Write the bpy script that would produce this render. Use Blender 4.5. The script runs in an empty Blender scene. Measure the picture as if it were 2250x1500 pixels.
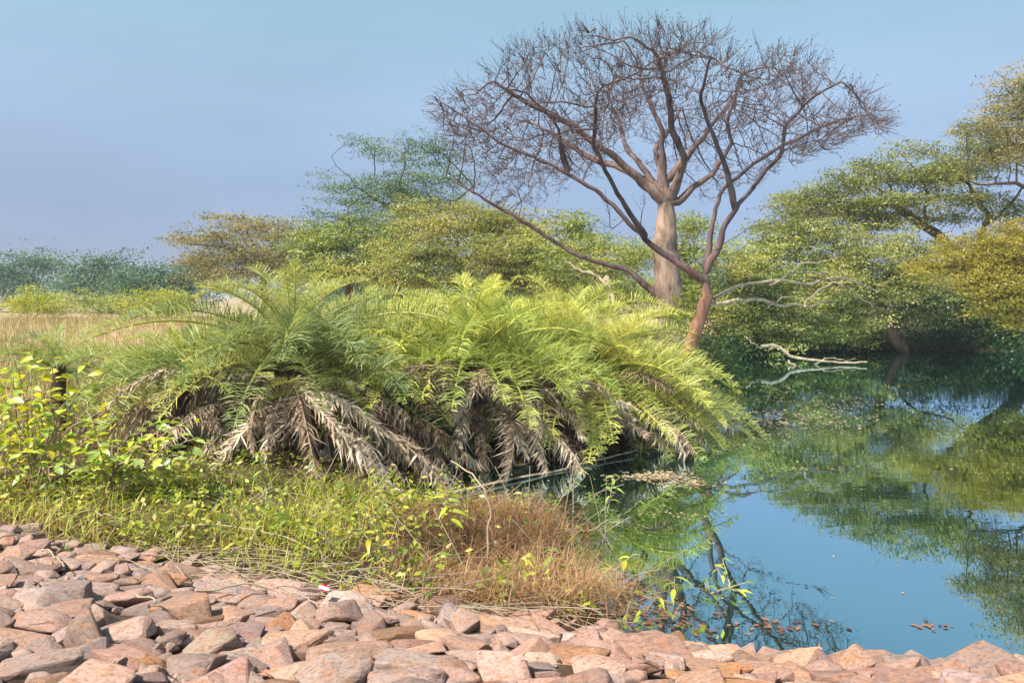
import bpy, bmesh, math, random
import numpy as np
from mathutils import Matrix, Vector, Euler
R = math.radians
rng = np.random.default_rng(7)
random.seed(7)
sc = bpy.context.scene
col = sc.collection

# ---------------------------------------------------------------- camera, sky, sun, exposure
EYE = 2.2
FPX = 1625.0
cam = bpy.data.cameras.new('camera')
cam.sensor_width = 36.0
cam.lens = 36.0 * FPX / 2250.0
cam.shift_y = -100.0 / 2250.0
cam.clip_start = 0.05
cam.clip_end = 6000.0
cob = bpy.data.objects.new('camera', cam)
col.objects.link(cob)
cob.location = (0, 0, EYE)
cob.rotation_euler = (R(90), 0, 0)
sc.camera = cob

SUN_EL, SUN_AZ = 52.0, -132.0          # degrees; azimuth clockwise from the view direction
world = bpy.data.worlds.new('World')
sc.world = world
world.use_nodes = True
wn = world.node_tree
bg = wn.nodes['Background']
sky = wn.nodes.new('ShaderNodeTexSky')
sky.sky_type = 'NISHITA'
sky.sun_disc = False
sky.sun_elevation = R(SUN_EL)
sky.sun_rotation = R(SUN_AZ)
sky.dust_density = 1.0
sky.ozone_density = 1.5
geo = wn.nodes.new('ShaderNodeTexCoord')
sep = wn.nodes.new('ShaderNodeSeparateXYZ')
wn.links.new(geo.outputs['Generated'], sep.inputs[0])
rmp = wn.nodes.new('ShaderNodeValToRGB')
SKYRAMP = [(0.0, (.37, .42, .70)), (.052, (.35, .38, .61)), (.139, (.57, .56, .64)), (.24, (1.0, .91, .85)),
           (.375, (1.20, 1.26, .98)), (.6, (1.15, 1.25, 1.0)), (1.0, (1.1, 1.2, 1.0))]
els = rmp.color_ramp.elements
while len(els) < len(SKYRAMP):
    els.new(0.5)
for e, (p, c) in zip(els, SKYRAMP):
    e.position = p
    e.color = (*c, 1)
wn.links.new(sep.outputs[2], rmp.inputs[0])
mul = wn.nodes.new('ShaderNodeMixRGB')
mul.blend_type = 'MULTIPLY'
mul.inputs[0].default_value = 1.0
wn.links.new(sky.outputs[0], mul.inputs[1])
wn.links.new(rmp.outputs[0], mul.inputs[2])
hz = wn.nodes.new('ShaderNodeTexNoise')
hz.inputs['Scale'].default_value = 2.2
hz.inputs['Detail'].default_value = 3
hmap = wn.nodes.new('ShaderNodeMapping')
hmap.inputs['Scale'].default_value = (1, 1, 3.5)
wn.links.new(geo.outputs['Generated'], hmap.inputs[0])
wn.links.new(hmap.outputs[0], hz.inputs[0])
hr = wn.nodes.new('ShaderNodeMapRange')
hr.inputs['From Min'].default_value = .3
hr.inputs['From Max'].default_value = .7
hr.inputs['To Min'].default_value = .93
hr.inputs['To Max'].default_value = 1.07
wn.links.new(hz.outputs['Fac'], hr.inputs[0])
mul2 = wn.nodes.new('ShaderNodeMixRGB')
mul2.blend_type = 'MULTIPLY'
mul2.inputs[0].default_value = 1.0
wn.links.new(mul.outputs[0], mul2.inputs[1])
wn.links.new(hr.outputs[0], mul2.inputs[2])
wn.links.new(mul2.outputs[0], bg.inputs[0])
bg.inputs[1].default_value = 0.095

sun = bpy.data.lights.new('sun', 'SUN')
sun.energy = 4.7
sun.angle = R(2.0)
sun.color = (1.0, 0.93, 0.82)
so = bpy.data.objects.new('sun', sun)
col.objects.link(so)
sd = Vector((math.sin(R(SUN_AZ)) * math.cos(R(SUN_EL)), math.cos(R(SUN_AZ)) * math.cos(R(SUN_EL)), math.sin(R(SUN_EL))))
so.rotation_euler = sd.to_track_quat('Z', 'Y').to_euler()
so.location = sd * 60

sc.view_settings.view_transform = 'Standard'
sc.view_settings.look = 'None'
sc.view_settings.exposure = 1.05
sc.view_settings.gamma = 1.0
sc.view_settings.use_curve_mapping = False
sc.cycles.max_bounces = 6
sc.cycles.diffuse_bounces = 3
sc.cycles.glossy_bounces = 3
sc.cycles.transmission_bounces = 3
sc.cycles.volume_bounces = 0
sc.cycles.use_denoising = True
sc.cycles.use_adaptive_sampling = True
sc.cycles.adaptive_threshold = 0.02


# ---------------------------------------------------------------- helpers
def at(px, py, d):
    return np.array([(px - 1125.0) / FPX * d, d, EYE + (650.0 - py) / FPX * d])


def link(name, mesh, parent=None):
    o = bpy.data.objects.new(name, mesh)
    col.objects.link(o)
    if parent is not None:
        o.parent = parent
    return o


def tag(o, label=None, cat=None, group=None, kind=None):
    if label: o['label'] = label
    if cat: o['category'] = cat
    if group: o['group'] = group
    if kind: o['kind'] = kind
    return o


def thing(name, label, cat, loc=(0, 0, 0), group=None):
    o = bpy.data.objects.new(name, None)
    col.objects.link(o)
    o.empty_display_size = 0.1
    o.location = [float(v) for v in loc]
    return tag(o, label, cat, group)


def mesh_np(name, V, F, mat=None, tint=None, smooth=False, extra=None):
    """V (n,3); F list of index arrays, each (m,k); tint per face (concatenated)."""
    me = bpy.data.meshes.new(name)
    if not isinstance(F, (list, tuple)):
        F = [F]
    F = [np.asarray(f, dtype=np.int32) for f in F if len(f)]
    me.vertices.add(len(V))
    me.vertices.foreach_set('co', np.asarray(V, dtype=np.float32).ravel())
    loops = np.concatenate([f.ravel() for f in F])
    tot = np.concatenate([np.full(len(f), f.shape[1], dtype=np.int32) for f in F])
    start = np.concatenate([[0], np.cumsum(tot)[:-1]]).astype(np.int32)
    me.loops.add(len(loops))
    me.loops.foreach_set('vertex_index', loops)
    me.polygons.add(len(tot))
    me.polygons.foreach_set('loop_start', start)
    me.polygons.foreach_set('loop_total', tot)
    if smooth:
        me.polygons.foreach_set('use_smooth', np.ones(len(tot), dtype=bool))
    if tint is not None:
        a = me.attributes.new('tint', 'FLOAT', 'FACE')
        a.data.foreach_set('value', np.asarray(tint, dtype=np.float32))
    for k, v in (extra or {}).items():
        a = me.attributes.new(k, 'FLOAT', 'POINT')
        a.data.foreach_set('value', np.asarray(v, dtype=np.float32))
    me.update(calc_edges=True)
    if mat: me.materials.append(mat)
    return me


def unit(v):
    return v / (np.linalg.norm(v, axis=-1, keepdims=True) + 1e-9)


# ---------------------------------------------------------------- materials
def newmat(name):
    m = bpy.data.materials.new(name)
    m.use_nodes = True
    nt = m.node_tree
    nt.nodes.clear()
    out = nt.nodes.new('ShaderNodeOutputMaterial')
    return m, nt, out


def ramp(nt, stops, fac=None):
    r = nt.nodes.new('ShaderNodeValToRGB')
    e = r.color_ramp.elements
    while len(e) < len(stops):
        e.new(0.5)
    for el, (p, c) in zip(e, stops):
        el.position = p
        el.color = (*c, 1)
    if fac is not None:
        nt.links.new(fac, r.inputs[0])
    return r


def attr(nt, name):
    a = nt.nodes.new('ShaderNodeAttribute')
    a.attribute_name = name
    return a


def leaf_mat(name, stops, trans=0.45, gloss=0.025, objcolor=False, tgain=1.3, tblue=.5):
    m, nt, out = newmat(name)
    a = attr(nt, 'tint')
    r = ramp(nt, stops, a.outputs['Fac'])
    c = r.outputs[0]
    if objcolor:
        oi = nt.nodes.new('ShaderNodeObjectInfo')
        mx = nt.nodes.new('ShaderNodeMixRGB')
        mx.blend_type = 'MULTIPLY'
        mx.inputs[0].default_value = 1
        nt.links.new(c, mx.inputs[1])
        nt.links.new(oi.outputs['Color'], mx.inputs[2])
        c = mx.outputs[0]
    d = nt.nodes.new('ShaderNodeBsdfDiffuse')
    t = nt.nodes.new('ShaderNodeBsdfTranslucent')
    g = nt.nodes.new('ShaderNodeBsdfGlossy')
    g.inputs['Roughness'].default_value = 0.45
    tg = nt.nodes.new('ShaderNodeMixRGB')
    tg.blend_type = 'MULTIPLY'
    tg.inputs[0].default_value = 1
    tg.inputs[2].default_value = (tgain * 1.1, tgain, tgain * tblue, 1)
    nt.links.new(c, tg.inputs[1])
    nt.links.new(c, d.inputs[0])
    nt.links.new(tg.outputs[0], t.inputs[0])
    m1 = nt.nodes.new('ShaderNodeMixShader')
    m1.inputs[0].default_value = trans
    nt.links.new(d.outputs[0], m1.inputs[1])
    nt.links.new(t.outputs[0], m1.inputs[2])
    m2 = nt.nodes.new('ShaderNodeMixShader')
    m2.inputs[0].default_value = gloss
    nt.links.new(m1.outputs[0], m2.inputs[1])
    nt.links.new(g.outputs[0], m2.inputs[2])
    nt.links.new(m2.outputs[0], out.inputs[0])
    return m


def bark_mat(name, thick, thin, r0, r1):
    """bark colour by branch thickness (attribute rad), with grain."""
    m, nt, out = newmat(name)
    a = attr(nt, 'rad')
    mr = nt.nodes.new('ShaderNodeMapRange')
    mr.inputs['From Min'].default_value = r0
    mr.inputs['From Max'].default_value = r1
    nt.links.new(a.outputs['Fac'], mr.inputs[0])
    tc = nt.nodes.new('ShaderNodeTexCoord')
    mp = nt.nodes.new('ShaderNodeMapping')
    mp.inputs['Scale'].default_value = (7, 7, 2.2)
    nt.links.new(tc.outputs['Object'], mp.inputs[0])
    n = nt.nodes.new('ShaderNodeTexNoise')
    n.inputs['Scale'].default_value = 1.0
    n.inputs['Detail'].default_value = 5
    n.inputs['Roughness'].default_value = .65
    nt.links.new(mp.outputs[0], n.inputs[0])
    r = ramp(nt, [(0.0, thin), (1.0, thick)], mr.outputs[0])
    r2 = ramp(nt, [(0.30, (.32, .25, .22)), (0.44, (.72, .66, .62)), (0.58, (1, .98, .96)), (.75, (1.3, 1.26, 1.2))], n.outputs['Fac'])
    mx = nt.nodes.new('ShaderNodeMixRGB')
    mx.blend_type = 'MULTIPLY'
    mx.inputs[0].default_value = 1
    nt.links.new(r.outputs[0], mx.inputs[1])
    nt.links.new(r2.outputs[0], mx.inputs[2])
    b = nt.nodes.new('ShaderNodeBsdfPrincipled')
    b.inputs['Roughness'].default_value = 0.9
    b.inputs['Specular IOR Level'].default_value = 0.2
    nt.links.new(mx.outputs[0], b.inputs['Base Color'])
    bp = nt.nodes.new('ShaderNodeBump')
    bp.inputs['Strength'].default_value = .9
    bp.inputs['Distance'].default_value = .03
    nt.links.new(n.outputs['Fac'], bp.inputs['Height'])
    nt.links.new(bp.outputs[0], b.inputs['Normal'])
    nt.links.new(b.outputs[0], out.inputs[0])
    return m


def stone_mat():
    m, nt, out = newmat('quarry_stone')
    L = nt.links.new
    oi = nt.nodes.new('ShaderNodeObjectInfo')
    tc = nt.nodes.new('ShaderNodeTexCoord')
    add = nt.nodes.new('ShaderNodeVectorMath')
    add.operation = 'MULTIPLY_ADD'
    add.inputs[1].default_value = (1, 1, 1)
    cmb = nt.nodes.new('ShaderNodeCombineXYZ')
    mr = nt.nodes.new('ShaderNodeMath')
    mr.operation = 'MULTIPLY'
    mr.inputs[1].default_value = 37.0
    L(oi.outputs['Random'], mr.inputs[0])
    for k in range(3):
        L(mr.outputs[0], cmb.inputs[k])
    L(tc.outputs['Object'], add.inputs[0])
    L(cmb.outputs[0], add.inputs[2])

    def noise(scale, detail, rough=.55, dist=0.0):
        n = nt.nodes.new('ShaderNodeTexNoise')
        n.inputs['Scale'].default_value = scale
        n.inputs['Detail'].default_value = detail
        n.inputs['Roughness'].default_value = rough
        n.inputs['Distortion'].default_value = dist
        L(add.outputs[0], n.inputs[0])
        return n
    # iron stain, patchy
    n1 = noise(4.5, 3, .5)
    st = ramp(nt, [(.50, (0, 0, 0)), (.66, (1, 1, 1))], n1.outputs['Fac'])
    stf = nt.nodes.new('ShaderNodeMath')
    stf.operation = 'MULTIPLY'
    stf.inputs[1].default_value = .45
    L(st.outputs[0], stf.inputs[0])
    mx1 = nt.nodes.new('ShaderNodeMixRGB')
    mx1.inputs[2].default_value = (.36, .15, .055, 1)
    L(stf.outputs[0], mx1.inputs[0])
    L(oi.outputs['Color'], mx1.inputs[1])
    # mottling
    n2 = noise(13, 6, .7, .6)
    mo = ramp(nt, [(.30, (.42, .38, .38)), (.5, (1, 1, 1)), (.72, (1.36, 1.34, 1.32))], n2.outputs['Fac'])
    mx2 = nt.nodes.new('ShaderNodeMixRGB')
    mx2.blend_type = 'MULTIPLY'
    mx2.inputs[0].default_value = 1
    L(mx1.outputs[0], mx2.inputs[1])
    L(mo.outputs[0], mx2.inputs[2])
    # pale and dark lichen specks
    n3 = noise(30, 3, .6)
    sp = ramp(nt, [(.60, (0, 0, 0)), (.68, (1, 1, 1))], n3.outputs['Fac'])
    n4 = noise(3.2, 2)
    spm = ramp(nt, [(.5, (0, 0, 0)), (.62, (.8, .8, .8))], n4.outputs['Fac'])
    mm = nt.nodes.new('ShaderNodeMath')
    mm.operation = 'MULTIPLY'
    L(sp.outputs[0], mm.inputs[0])
    L(spm.outputs[0], mm.inputs[1])
    mx3 = nt.nodes.new('ShaderNodeMixRGB')
    mx3.inputs[2].default_value = (.40, .36, .33, 1)
    L(mm.outputs[0], mx3.inputs[0])
    L(mx2.outputs[0], mx3.inputs[1])
    n5 = noise(45, 2, .6)
    dk = ramp(nt, [(.64, (1, 1, 1)), (.70, (.4, .36, .36))], n5.outputs['Fac'])
    mx4 = nt.nodes.new('ShaderNodeMixRGB')
    mx4.blend_type = 'MULTIPLY'
    mx4.inputs[0].default_value = .8
    L(mx3.outputs[0], mx4.inputs[1])
    L(dk.outputs[0], mx4.inputs[2])
    b = nt.nodes.new('ShaderNodeBsdfPrincipled')
    b.inputs['Roughness'].default_value = .85
    b.inputs['Specular IOR Level'].default_value = .25
    L(mx4.outputs[0], b.inputs['Base Color'])
    bp = nt.nodes.new('ShaderNodeBump')
    bp.inputs['Strength'].default_value = .5
    bp.inputs['Distance'].default_value = .02
    L(n2.outputs['Fac'], bp.inputs['Height'])
    bp2 = nt.nodes.new('ShaderNodeBump')
    bp2.inputs['Strength'].default_value = .35
    bp2.inputs['Distance'].default_value = .006
    n6 = noise(70, 4, .7)
    L(n6.outputs['Fac'], bp2.inputs['Height'])
    L(bp.outputs[0], bp2.inputs['Normal'])
    L(bp2.outputs[0], b.inputs['Normal'])
    L(b.outputs[0], out.inputs[0])
    return m


def plain_mat(name, c, rough=.8, spec=.25):
    m, nt, out = newmat(name)
    b = nt.nodes.new('ShaderNodeBsdfPrincipled')
    b.inputs['Base Color'].default_value = (*c, 1)
    b.inputs['Roughness'].default_value = rough
    b.inputs['Specular IOR Level'].default_value = spec
    nt.links.new(b.outputs[0], out.inputs[0])
    return m


def ground_mat():
    m, nt, out = newmat('soil_and_meadow')
    L = nt.links.new
    g = nt.nodes.new('ShaderNodeNewGeometry')

    def noise(scale, detail, rough=.6):
        n = nt.nodes.new('ShaderNodeTexNoise')
        n.inputs['Scale'].default_value = scale
        n.inputs['Detail'].default_value = detail
        n.inputs['Roughness'].default_value = rough
        L(g.outputs['Position'], n.inputs[0])
        return n
    n1 = noise(3.5, 8, .7)
    n2 = noise(.35, 4, .6)
    mud = ramp(nt, [(.3, (.035, .022, .014)), (.55, (.085, .055, .033)), (.75, (.16, .11, .06))], n1.outputs['Fac'])
    mea = ramp(nt, [(.30, (.22, .19, .08)), (.48, (.33, .25, .14)), (.62, (.44, .31, .22)), (.8, (.38, .27, .20))], n2.outputs['Fac'])
    a = attr(nt, 'meadow')
    mx = nt.nodes.new('ShaderNodeMixRGB')
    L(a.outputs['Fac'], mx.inputs[0])
    L(mud.outputs[0], mx.inputs[1])
    L(mea.outputs[0], mx.inputs[2])
    b = nt.nodes.new('ShaderNodeBsdfPrincipled')
    b.inputs['Roughness'].default_value = .95
    b.inputs['Specular IOR Level'].default_value = .1
    L(mx.outputs[0], b.inputs['Base Color'])
    bp = nt.nodes.new('ShaderNodeBump')
    bp.inputs['Strength'].default_value = .7
    bp.inputs['Distance'].default_value = .06
    L(n1.outputs['Fac'], bp.inputs['Height'])
    L(bp.outputs[0], b.inputs['Normal'])
    L(b.outputs[0], out.inputs[0])
    return m


def water_mat():
    m, nt, out = newmat('green_pond_water')
    L = nt.links.new
    g = nt.nodes.new('ShaderNodeNewGeometry')
    mp = nt.nodes.new('ShaderNodeMapping')
    mp.inputs['Scale'].default_value = (1.2, 2.6, 1)
    L(g.outputs['Position'], mp.inputs[0])
    n = nt.nodes.new('ShaderNodeTexNoise')
    n.inputs['Scale'].default_value = 1.7
    n.inputs['Detail'].default_value = 3
    n.inputs['Roughness'].default_value = .5
    L(mp.outputs[0], n.inputs[0])
    bp = nt.nodes.new('ShaderNodeBump')
    bp.inputs['Strength'].default_value = .012
    bp.inputs['Distance'].default_value = .05
    L(n.outputs['Fac'], bp.inputs['Height'])
    d = nt.nodes.new('ShaderNodeBsdfDiffuse')
    d.inputs[0].default_value = (.001, .032, .004, 1)
    gl = nt.nodes.new('ShaderNodeBsdfGlossy')
    gl.inputs['Roughness'].default_value = .008
    gl.inputs[0].default_value = (.58, .77, .88, 1)
    L(bp.outputs[0], gl.inputs['Normal'])
    f = nt.nodes.new('ShaderNodeFresnel')
    f.inputs['IOR'].default_value = 1.33
    mr = nt.nodes.new('ShaderNodeMapRange')
    mr.inputs['From Min'].default_value = .02
    mr.inputs['From Max'].default_value = .36
    mr.inputs['To Min'].default_value = .74
    mr.inputs['To Max'].default_value = .97
    L(f.outputs[0], mr.inputs[0])
    ms = nt.nodes.new('ShaderNodeMixShader')
    L(mr.outputs[0], ms.inputs[0])
    L(d.outputs[0], ms.inputs[1])
    L(gl.outputs[0], ms.inputs[2])
    # patches of dust film, and ripples that come and go
    n2 = nt.nodes.new('ShaderNodeTexNoise')
    n2.inputs['Scale'].default_value = .55
    n2.inputs['Detail'].default_value = 6
    n2.inputs['Roughness'].default_value = .62
    L(mp.outputs[0], n2.inputs[0])
    fr = ramp(nt, [(.5, (0, 0, 0)), (.75, (.035, .035, .035))], n2.outputs['Fac'])
    film = nt.nodes.new('ShaderNodeBsdfDiffuse')
    film.inputs[0].default_value = (.13, .16, .09, 1)
    mf = nt.nodes.new('ShaderNodeMixShader')
    L(fr.outputs[0], mf.inputs[0])
    L(ms.outputs[0], mf.inputs[1])
    L(film.outputs[0], mf.inputs[2])
    n3 = nt.nodes.new('ShaderNodeTexNoise')
    n3.inputs['Scale'].default_value = .28
    L(g.outputs['Position'], n3.inputs[0])
    rs3 = nt.nodes.new('ShaderNodeMapRange')
    rs3.inputs['From Min'].default_value = .4
    rs3.inputs['From Max'].default_value = .7
    rs3.inputs['To Min'].default_value = .006
    rs3.inputs['To Max'].default_value = .035
    L(n3.outputs['Fac'], rs3.inputs[0])
    L(rs3.outputs[0], bp.inputs['Strength'])
    L(mf.outputs[0], out.inputs[0])
    return m


M_stone = stone_mat()
M_ground = ground_mat()
M_water = water_mat()
M_bark_pale = bark_mat('pale_bark', (.40, .29, .225), (.14, .10, .105), .05, .22)
M_bark_rust = bark_mat('rusty_bark', (.36, .18, .105), (.13, .095, .10), .065, .15)
M_bark_grey = bark_mat('grey_brown_bark', (.20, .125, .085), (.08, .055, .045), .02, .14)
M_deadwood = bark_mat('bleached_deadwood', (.50, .42, .31), (.46, .38, .27), .01, .08)
M_stalk = plain_mat('straw_stalk', (.34, .27, .19), .85)
M_twig = plain_mat('grey_twig', (.33, .25, .18), .9)
OLIVE = [(0, (0.095, 0.124, 0.041)), (0.35, (0.241, 0.276, 0.083)), (0.7, (0.381, 0.393, 0.138)), (1, (0.508, 0.414, 0.193))]
GREEN = [(0, (0.084, 0.135, 0.051)), (0.4, (0.237, 0.307, 0.087)), (0.75, (0.406, 0.442, 0.131)), (1, (0.587, 0.515, 0.204))]
HAZED = [(0, (0.033, 0.083, 0.061)), (0.5, (0.094, 0.176, 0.11)), (1, (0.198, 0.275, 0.143))]  # far foliage: blue of the distance haze mixed into the leaf colour
SHADED = [(0, (0.01, 0.033, 0.013)), (0.6, (0.031, 0.069, 0.018)), (1, (0.088, 0.119, 0.025))]  # far bank foliage: shade under the canopies painted into the leaf colour
LIME = [(0, (.14, .2, .015)), (.5, (.32, .36, .03)), (1, (.5, .46, .04))]
GOLD = [(0, (.16, .16, .03)), (.5, (.33, .29, .055)), (1, (.47, .37, .07))]
BROWN = [(0, (0.111, 0.111, 0.052)), (0.4, (0.247, 0.247, 0.104)), (0.75, (0.39, 0.325, 0.156)), (1, (0.494, 0.338, 0.221))]
M_olive = leaf_mat('olive_leaves', OLIVE)
M_green = leaf_mat('green_leaves', GREEN)
M_hazed = leaf_mat('haze_tinted_leaves', HAZED, .3)
M_sage = leaf_mat('sage_green_leaves', [(0, (.05, .10, .055)), (.5, (.13, .215, .10)), (1, (.25, .32, .15))], .35)
M_shaded = leaf_mat('shade_darkened_leaves', SHADED, .25)
M_lime = leaf_mat('lime_leaves', LIME, .45)
M_gold = leaf_mat('golden_leaves', GOLD, .45)
M_brown = leaf_mat('brown_tinged_leaves', BROWN)
M_dryleaf = leaf_mat('withered_leaves', [(0, (.06, .045, .05)), (.6, (.10, .075, .065)), (1, (.12, .12, .08))], .2)
M_frond = leaf_mat('palm_leaflets', [(0, (.45, .55, .42)), (.5, (.85, .9, .8)), (1, (1.35, 1.3, .9))], .38, .03, True, 1.25, .8)
M_dead = leaf_mat('dead_palm_leaflets', [(0, (.45, .38, .33)), (.5, (.85, .8, .75)), (1, (1.3, 1.3, 1.25))], .15, .03, True, 1.0)
M_leaf = leaf_mat('broad_leaves', [(0, (.8, .85, .8)), (1, (1.1, 1.1, 1.0))], .4, .08, True)
M_grass = leaf_mat('grass_blades', [(0, (.09, .16, .025)), (.35, (.22, .29, .03)), (.6, (.40, .41, .05)), (.8, (.50, .40, .09)), (1, (.52, .41, .2))], .35, .04)
M_drygrass = leaf_mat('dry_grass_blades', [(0, (.22, .20, .05)), (.5, (.38, .29, .13)), (1, (.46, .32, .21))], .3, .03)
M_under = leaf_mat('withered_undergrowth', [(0, (.09, .05, .026)), (.4, (.30, .16, .075)), (.75, (.46, .28, .145)), (1, (.52, .41, .26))], .25, .03)
M_litter = leaf_mat('floating_leaf_litter', [(0, (.11, .07, .04)), (.5, (.33, .24, .15)), (1, (.50, .43, .28))], .1, .08)
M_redlitter = leaf_mat('wet_red_leaf_litter', [(0, (.05, .022, .015)), (.6, (.16, .065, .04)), (1, (.30, .16, .10))], .1, .12)

# ---------------------------------------------------------------- terrain
WATER = np.array([(60, 3.2), (40, 3.8), (12, 3.85), (5, 4.12), (3.2, 4.28), (1.9, 4.44), (.85, 4.6), (.62, 5.0), (.58, 5.6), (.5, 6.4), (.3, 7.2), (-.1, 7.6),
                  (-.9, 7.95), (-1.25, 8.5), (-.75, 9.1), (0.1, 9.6), (1.3, 10.2), (2.2, 11.2), (2.9, 12.4), (3.3, 14),
                  (3.4, 16.2), (4.9, 20), (7.2, 26), (10.3, 29.3), (15, 30.3), (19.6, 29), (18.6, 25), (20, 20), (40, 16), (60, 16)], dtype=float)


def poly_sd(x, y, P):
    """signed distance to a polygon, positive outside"""
    x = np.asarray(x, float); y = np.asarray(y, float)
    best = np.full(x.shape, 1e9)
    inside = np.zeros(x.shape, bool)
    for (x0, y0), (x1, y1) in zip(P, np.roll(P, -1, 0)):
        ex, ey = x1 - x0, y1 - y0
        t = np.clip(((x - x0) * ex + (y - y0) * ey) / (ex * ex + ey * ey + 1e-12), 0, 1)
        best = np.minimum(best, (x - x0 - t * ex) ** 2 + (y - y0 - t * ey) ** 2)
        c = ((y0 > y) != (y1 > y))
        with np.errstate(divide='ignore', invalid='ignore'):
            xi = ex * (y - y0) / (ey if ey != 0 else 1e-12) + x0
        inside ^= c & (x < xi)
    return np.where(inside, -1, 1) * np.sqrt(best)


EDX = [-40, -9, -4.2, -2.6, -1.3, -.6, .1, .75, 1.7, 3.2, 5, 12, 60]
EDY = [8.5, 7.0, 5.95, 5.35, 4.72, 4.6, 4.52, 4.50, 4.35, 4.22, 4.08, 3.8, 2.8]


def yedge(x):
    return np.interp(x, EDX, EDY)


def ground_z(x, y):
    x = np.asarray(x, float); y = np.asarray(y, float)
    sd_ = poly_sd(x, y, WATER)
    z = np.where(sd_ > 0, 0.30 * (1 - np.exp(-sd_ / .9)), np.maximum(-.9, sd_ * .45))
    far = np.clip((y - 9) / 25, 0, 1) * np.clip((sd_ - 1) / 4, 0, 1)
    z = z + .55 * far
    z = z + .025 * (np.sin(x * 2.1 + 1.3) * np.cos(y * 1.7) + np.sin(x * .9 - y * 1.1)) * np.clip(sd_ + .2, 0, 1)
    s = np.clip(yedge(x) - y, 0, None)
    z = z + .55 * (1 - np.exp(-s * .40))
    return z


def hit(px, py):
    """distance at which a picture ray meets the ground or the water"""
    d = np.linspace(2.0, 60, 6000)
    x = (px - 1125) / FPX * d
    z = EYE + (650 - py) / FPX * d
    g = np.maximum(ground_z(x, d), 0)
    k = np.nonzero(z <= g)[0]
    k = k[0] if len(k) else -1
    return np.array([x[k], d[k], g[k]])


def axis(lo, hi, n, step):
    """fine near the origin, growing towards the ends"""
    pos = [0.0]
    while pos[-1] < hi: pos.append(pos[-1] + max(step, pos[-1] * .045))
    neg = [0.0]
    while neg[-1] < -lo: neg.append(neg[-1] + max(step, neg[-1] * .045))
    return np.array([-v for v in neg[:0:-1]] + pos)


gx = axis(-3000, 3000, 0, .14)
gy = axis(-30, 4500, 0, .14)
GX, GY = np.meshgrid(gx, gy)
GZ = ground_z(GX, GY)
SDW = poly_sd(GX, GY, WATER)
mead = np.clip((GY - 9.5) / 3.5, 0, 1) * np.clip((SDW - .8) / 2, 0, 1)
ny, nx = GX.shape
idx = np.arange(nx * ny).reshape(ny, nx)
F = np.stack([idx[:-1, :-1], idx[:-1, 1:], idx[1:, 1:], idx[1:, :-1]], -1).reshape(-1, 4)
gm = mesh_np('ground', np.stack([GX, GY, GZ], -1).reshape(-1, 3), F, M_ground, smooth=True, extra={'meadow': mead.ravel()})
tag(link('ground', gm), kind='structure')
wv = np.array([(-6, 2.5, 0), (70, 2.5, 0), (70, 36, 0), (-6, 36, 0)], float)
tag(link('water', mesh_np('water', wv, np.array([[0, 1, 2, 3]]), M_water)), kind='structure')

# ---------------------------------------------------------------- stones of the bank
def stone_mesh(seed):
    r = random.Random(seed)
    bm = bmesh.new()
    for _ in range(r.choice((11, 13, 15, 17))):
        v = Vector((r.gauss(0, 1), r.gauss(0, 1), r.gauss(0, 1))).normalized()
        q = r.uniform(.75, 1.0)
        e = 0.62                                             # squared-off outline
        p = Vector([math.copysign(abs(c) ** e, c) for c in v]) * q
        bm.verts.new((p.x * .5, p.y * .40, p.z * .5))
    res = bmesh.ops.convex_hull(bm, input=bm.verts)
    bmesh.ops.delete(bm, geom=list({g for g in res['geom_interior'] + res['geom_unused'] if isinstance(g, bmesh.types.BMVert)}), context='VERTS')
    bmesh.ops.dissolve_limit(bm, angle_limit=R(16), verts=bm.verts, edges=bm.edges)
    bmesh.ops.bevel(bm, geom=list(bm.edges) + list(bm.verts), offset=.055, segments=2, profile=.6, affect='EDGES')
    bmesh.ops.triangulate(bm, faces=bm.faces)
    long = [e for e in bm.edges if e.calc_length() > .22]
    bmesh.ops.subdivide_edges(bm, edges=long, cuts=1)
    for v in bm.verts:
        k = math.sin(v.co.x * 11 + seed) * math.cos(v.co.y * 13 - seed) + math.sin(v.co.z * 17 + v.co.x * 9)
        v.co += v.co.normalized() * .008 * k + Vector((r.uniform(-1, 1), r.uniform(-1, 1), r.uniform(-1, 1))) * .004
    bmesh.ops.triangulate(bm, faces=bm.faces)
    bmesh.ops.recalc_face_normals(bm, faces=bm.faces)
    xs = [v.co.x for v in bm.verts]; ys = [v.co.y for v in bm.verts]; zs = [v.co.z for v in bm.verts]
    for v in bm.verts:
        v.co.x /= (max(xs) - min(xs)); v.co.y /= (max(ys) - min(ys)); v.co.z /= (max(zs) - min(zs))
    me = bpy.data.meshes.new('stone')
    bm.to_mesh(me)
    bm.free()
    me.materials.append(M_stone)
    for p in me.polygons: p.use_smooth = False
    return me


STONE_MESHES = [stone_mesh(s) for s in range(1, 23)]
STONE_COL = [((.36, .245, .20), 24), ((.40, .28, .225), 24), ((.43, .305, .235), 20), ((.32, .255, .24), 12), ((.27, .20, .18), 7),
             ((.43, .35, .30), 7), ((.37, .21, .115), 9), ((.42, .38, .36), 2)]


def stone_color(r):
    c = r.choices([c for c, _ in STONE_COL], [w for _, w in STONE_COL])[0]
    k = r.uniform(.68, 1.14)
    return (min(1, c[0] * k * r.uniform(.95, 1.05)), min(1, c[1] * k), min(1, c[2] * k * r.uniform(.92, 1.08)), 1)


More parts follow.
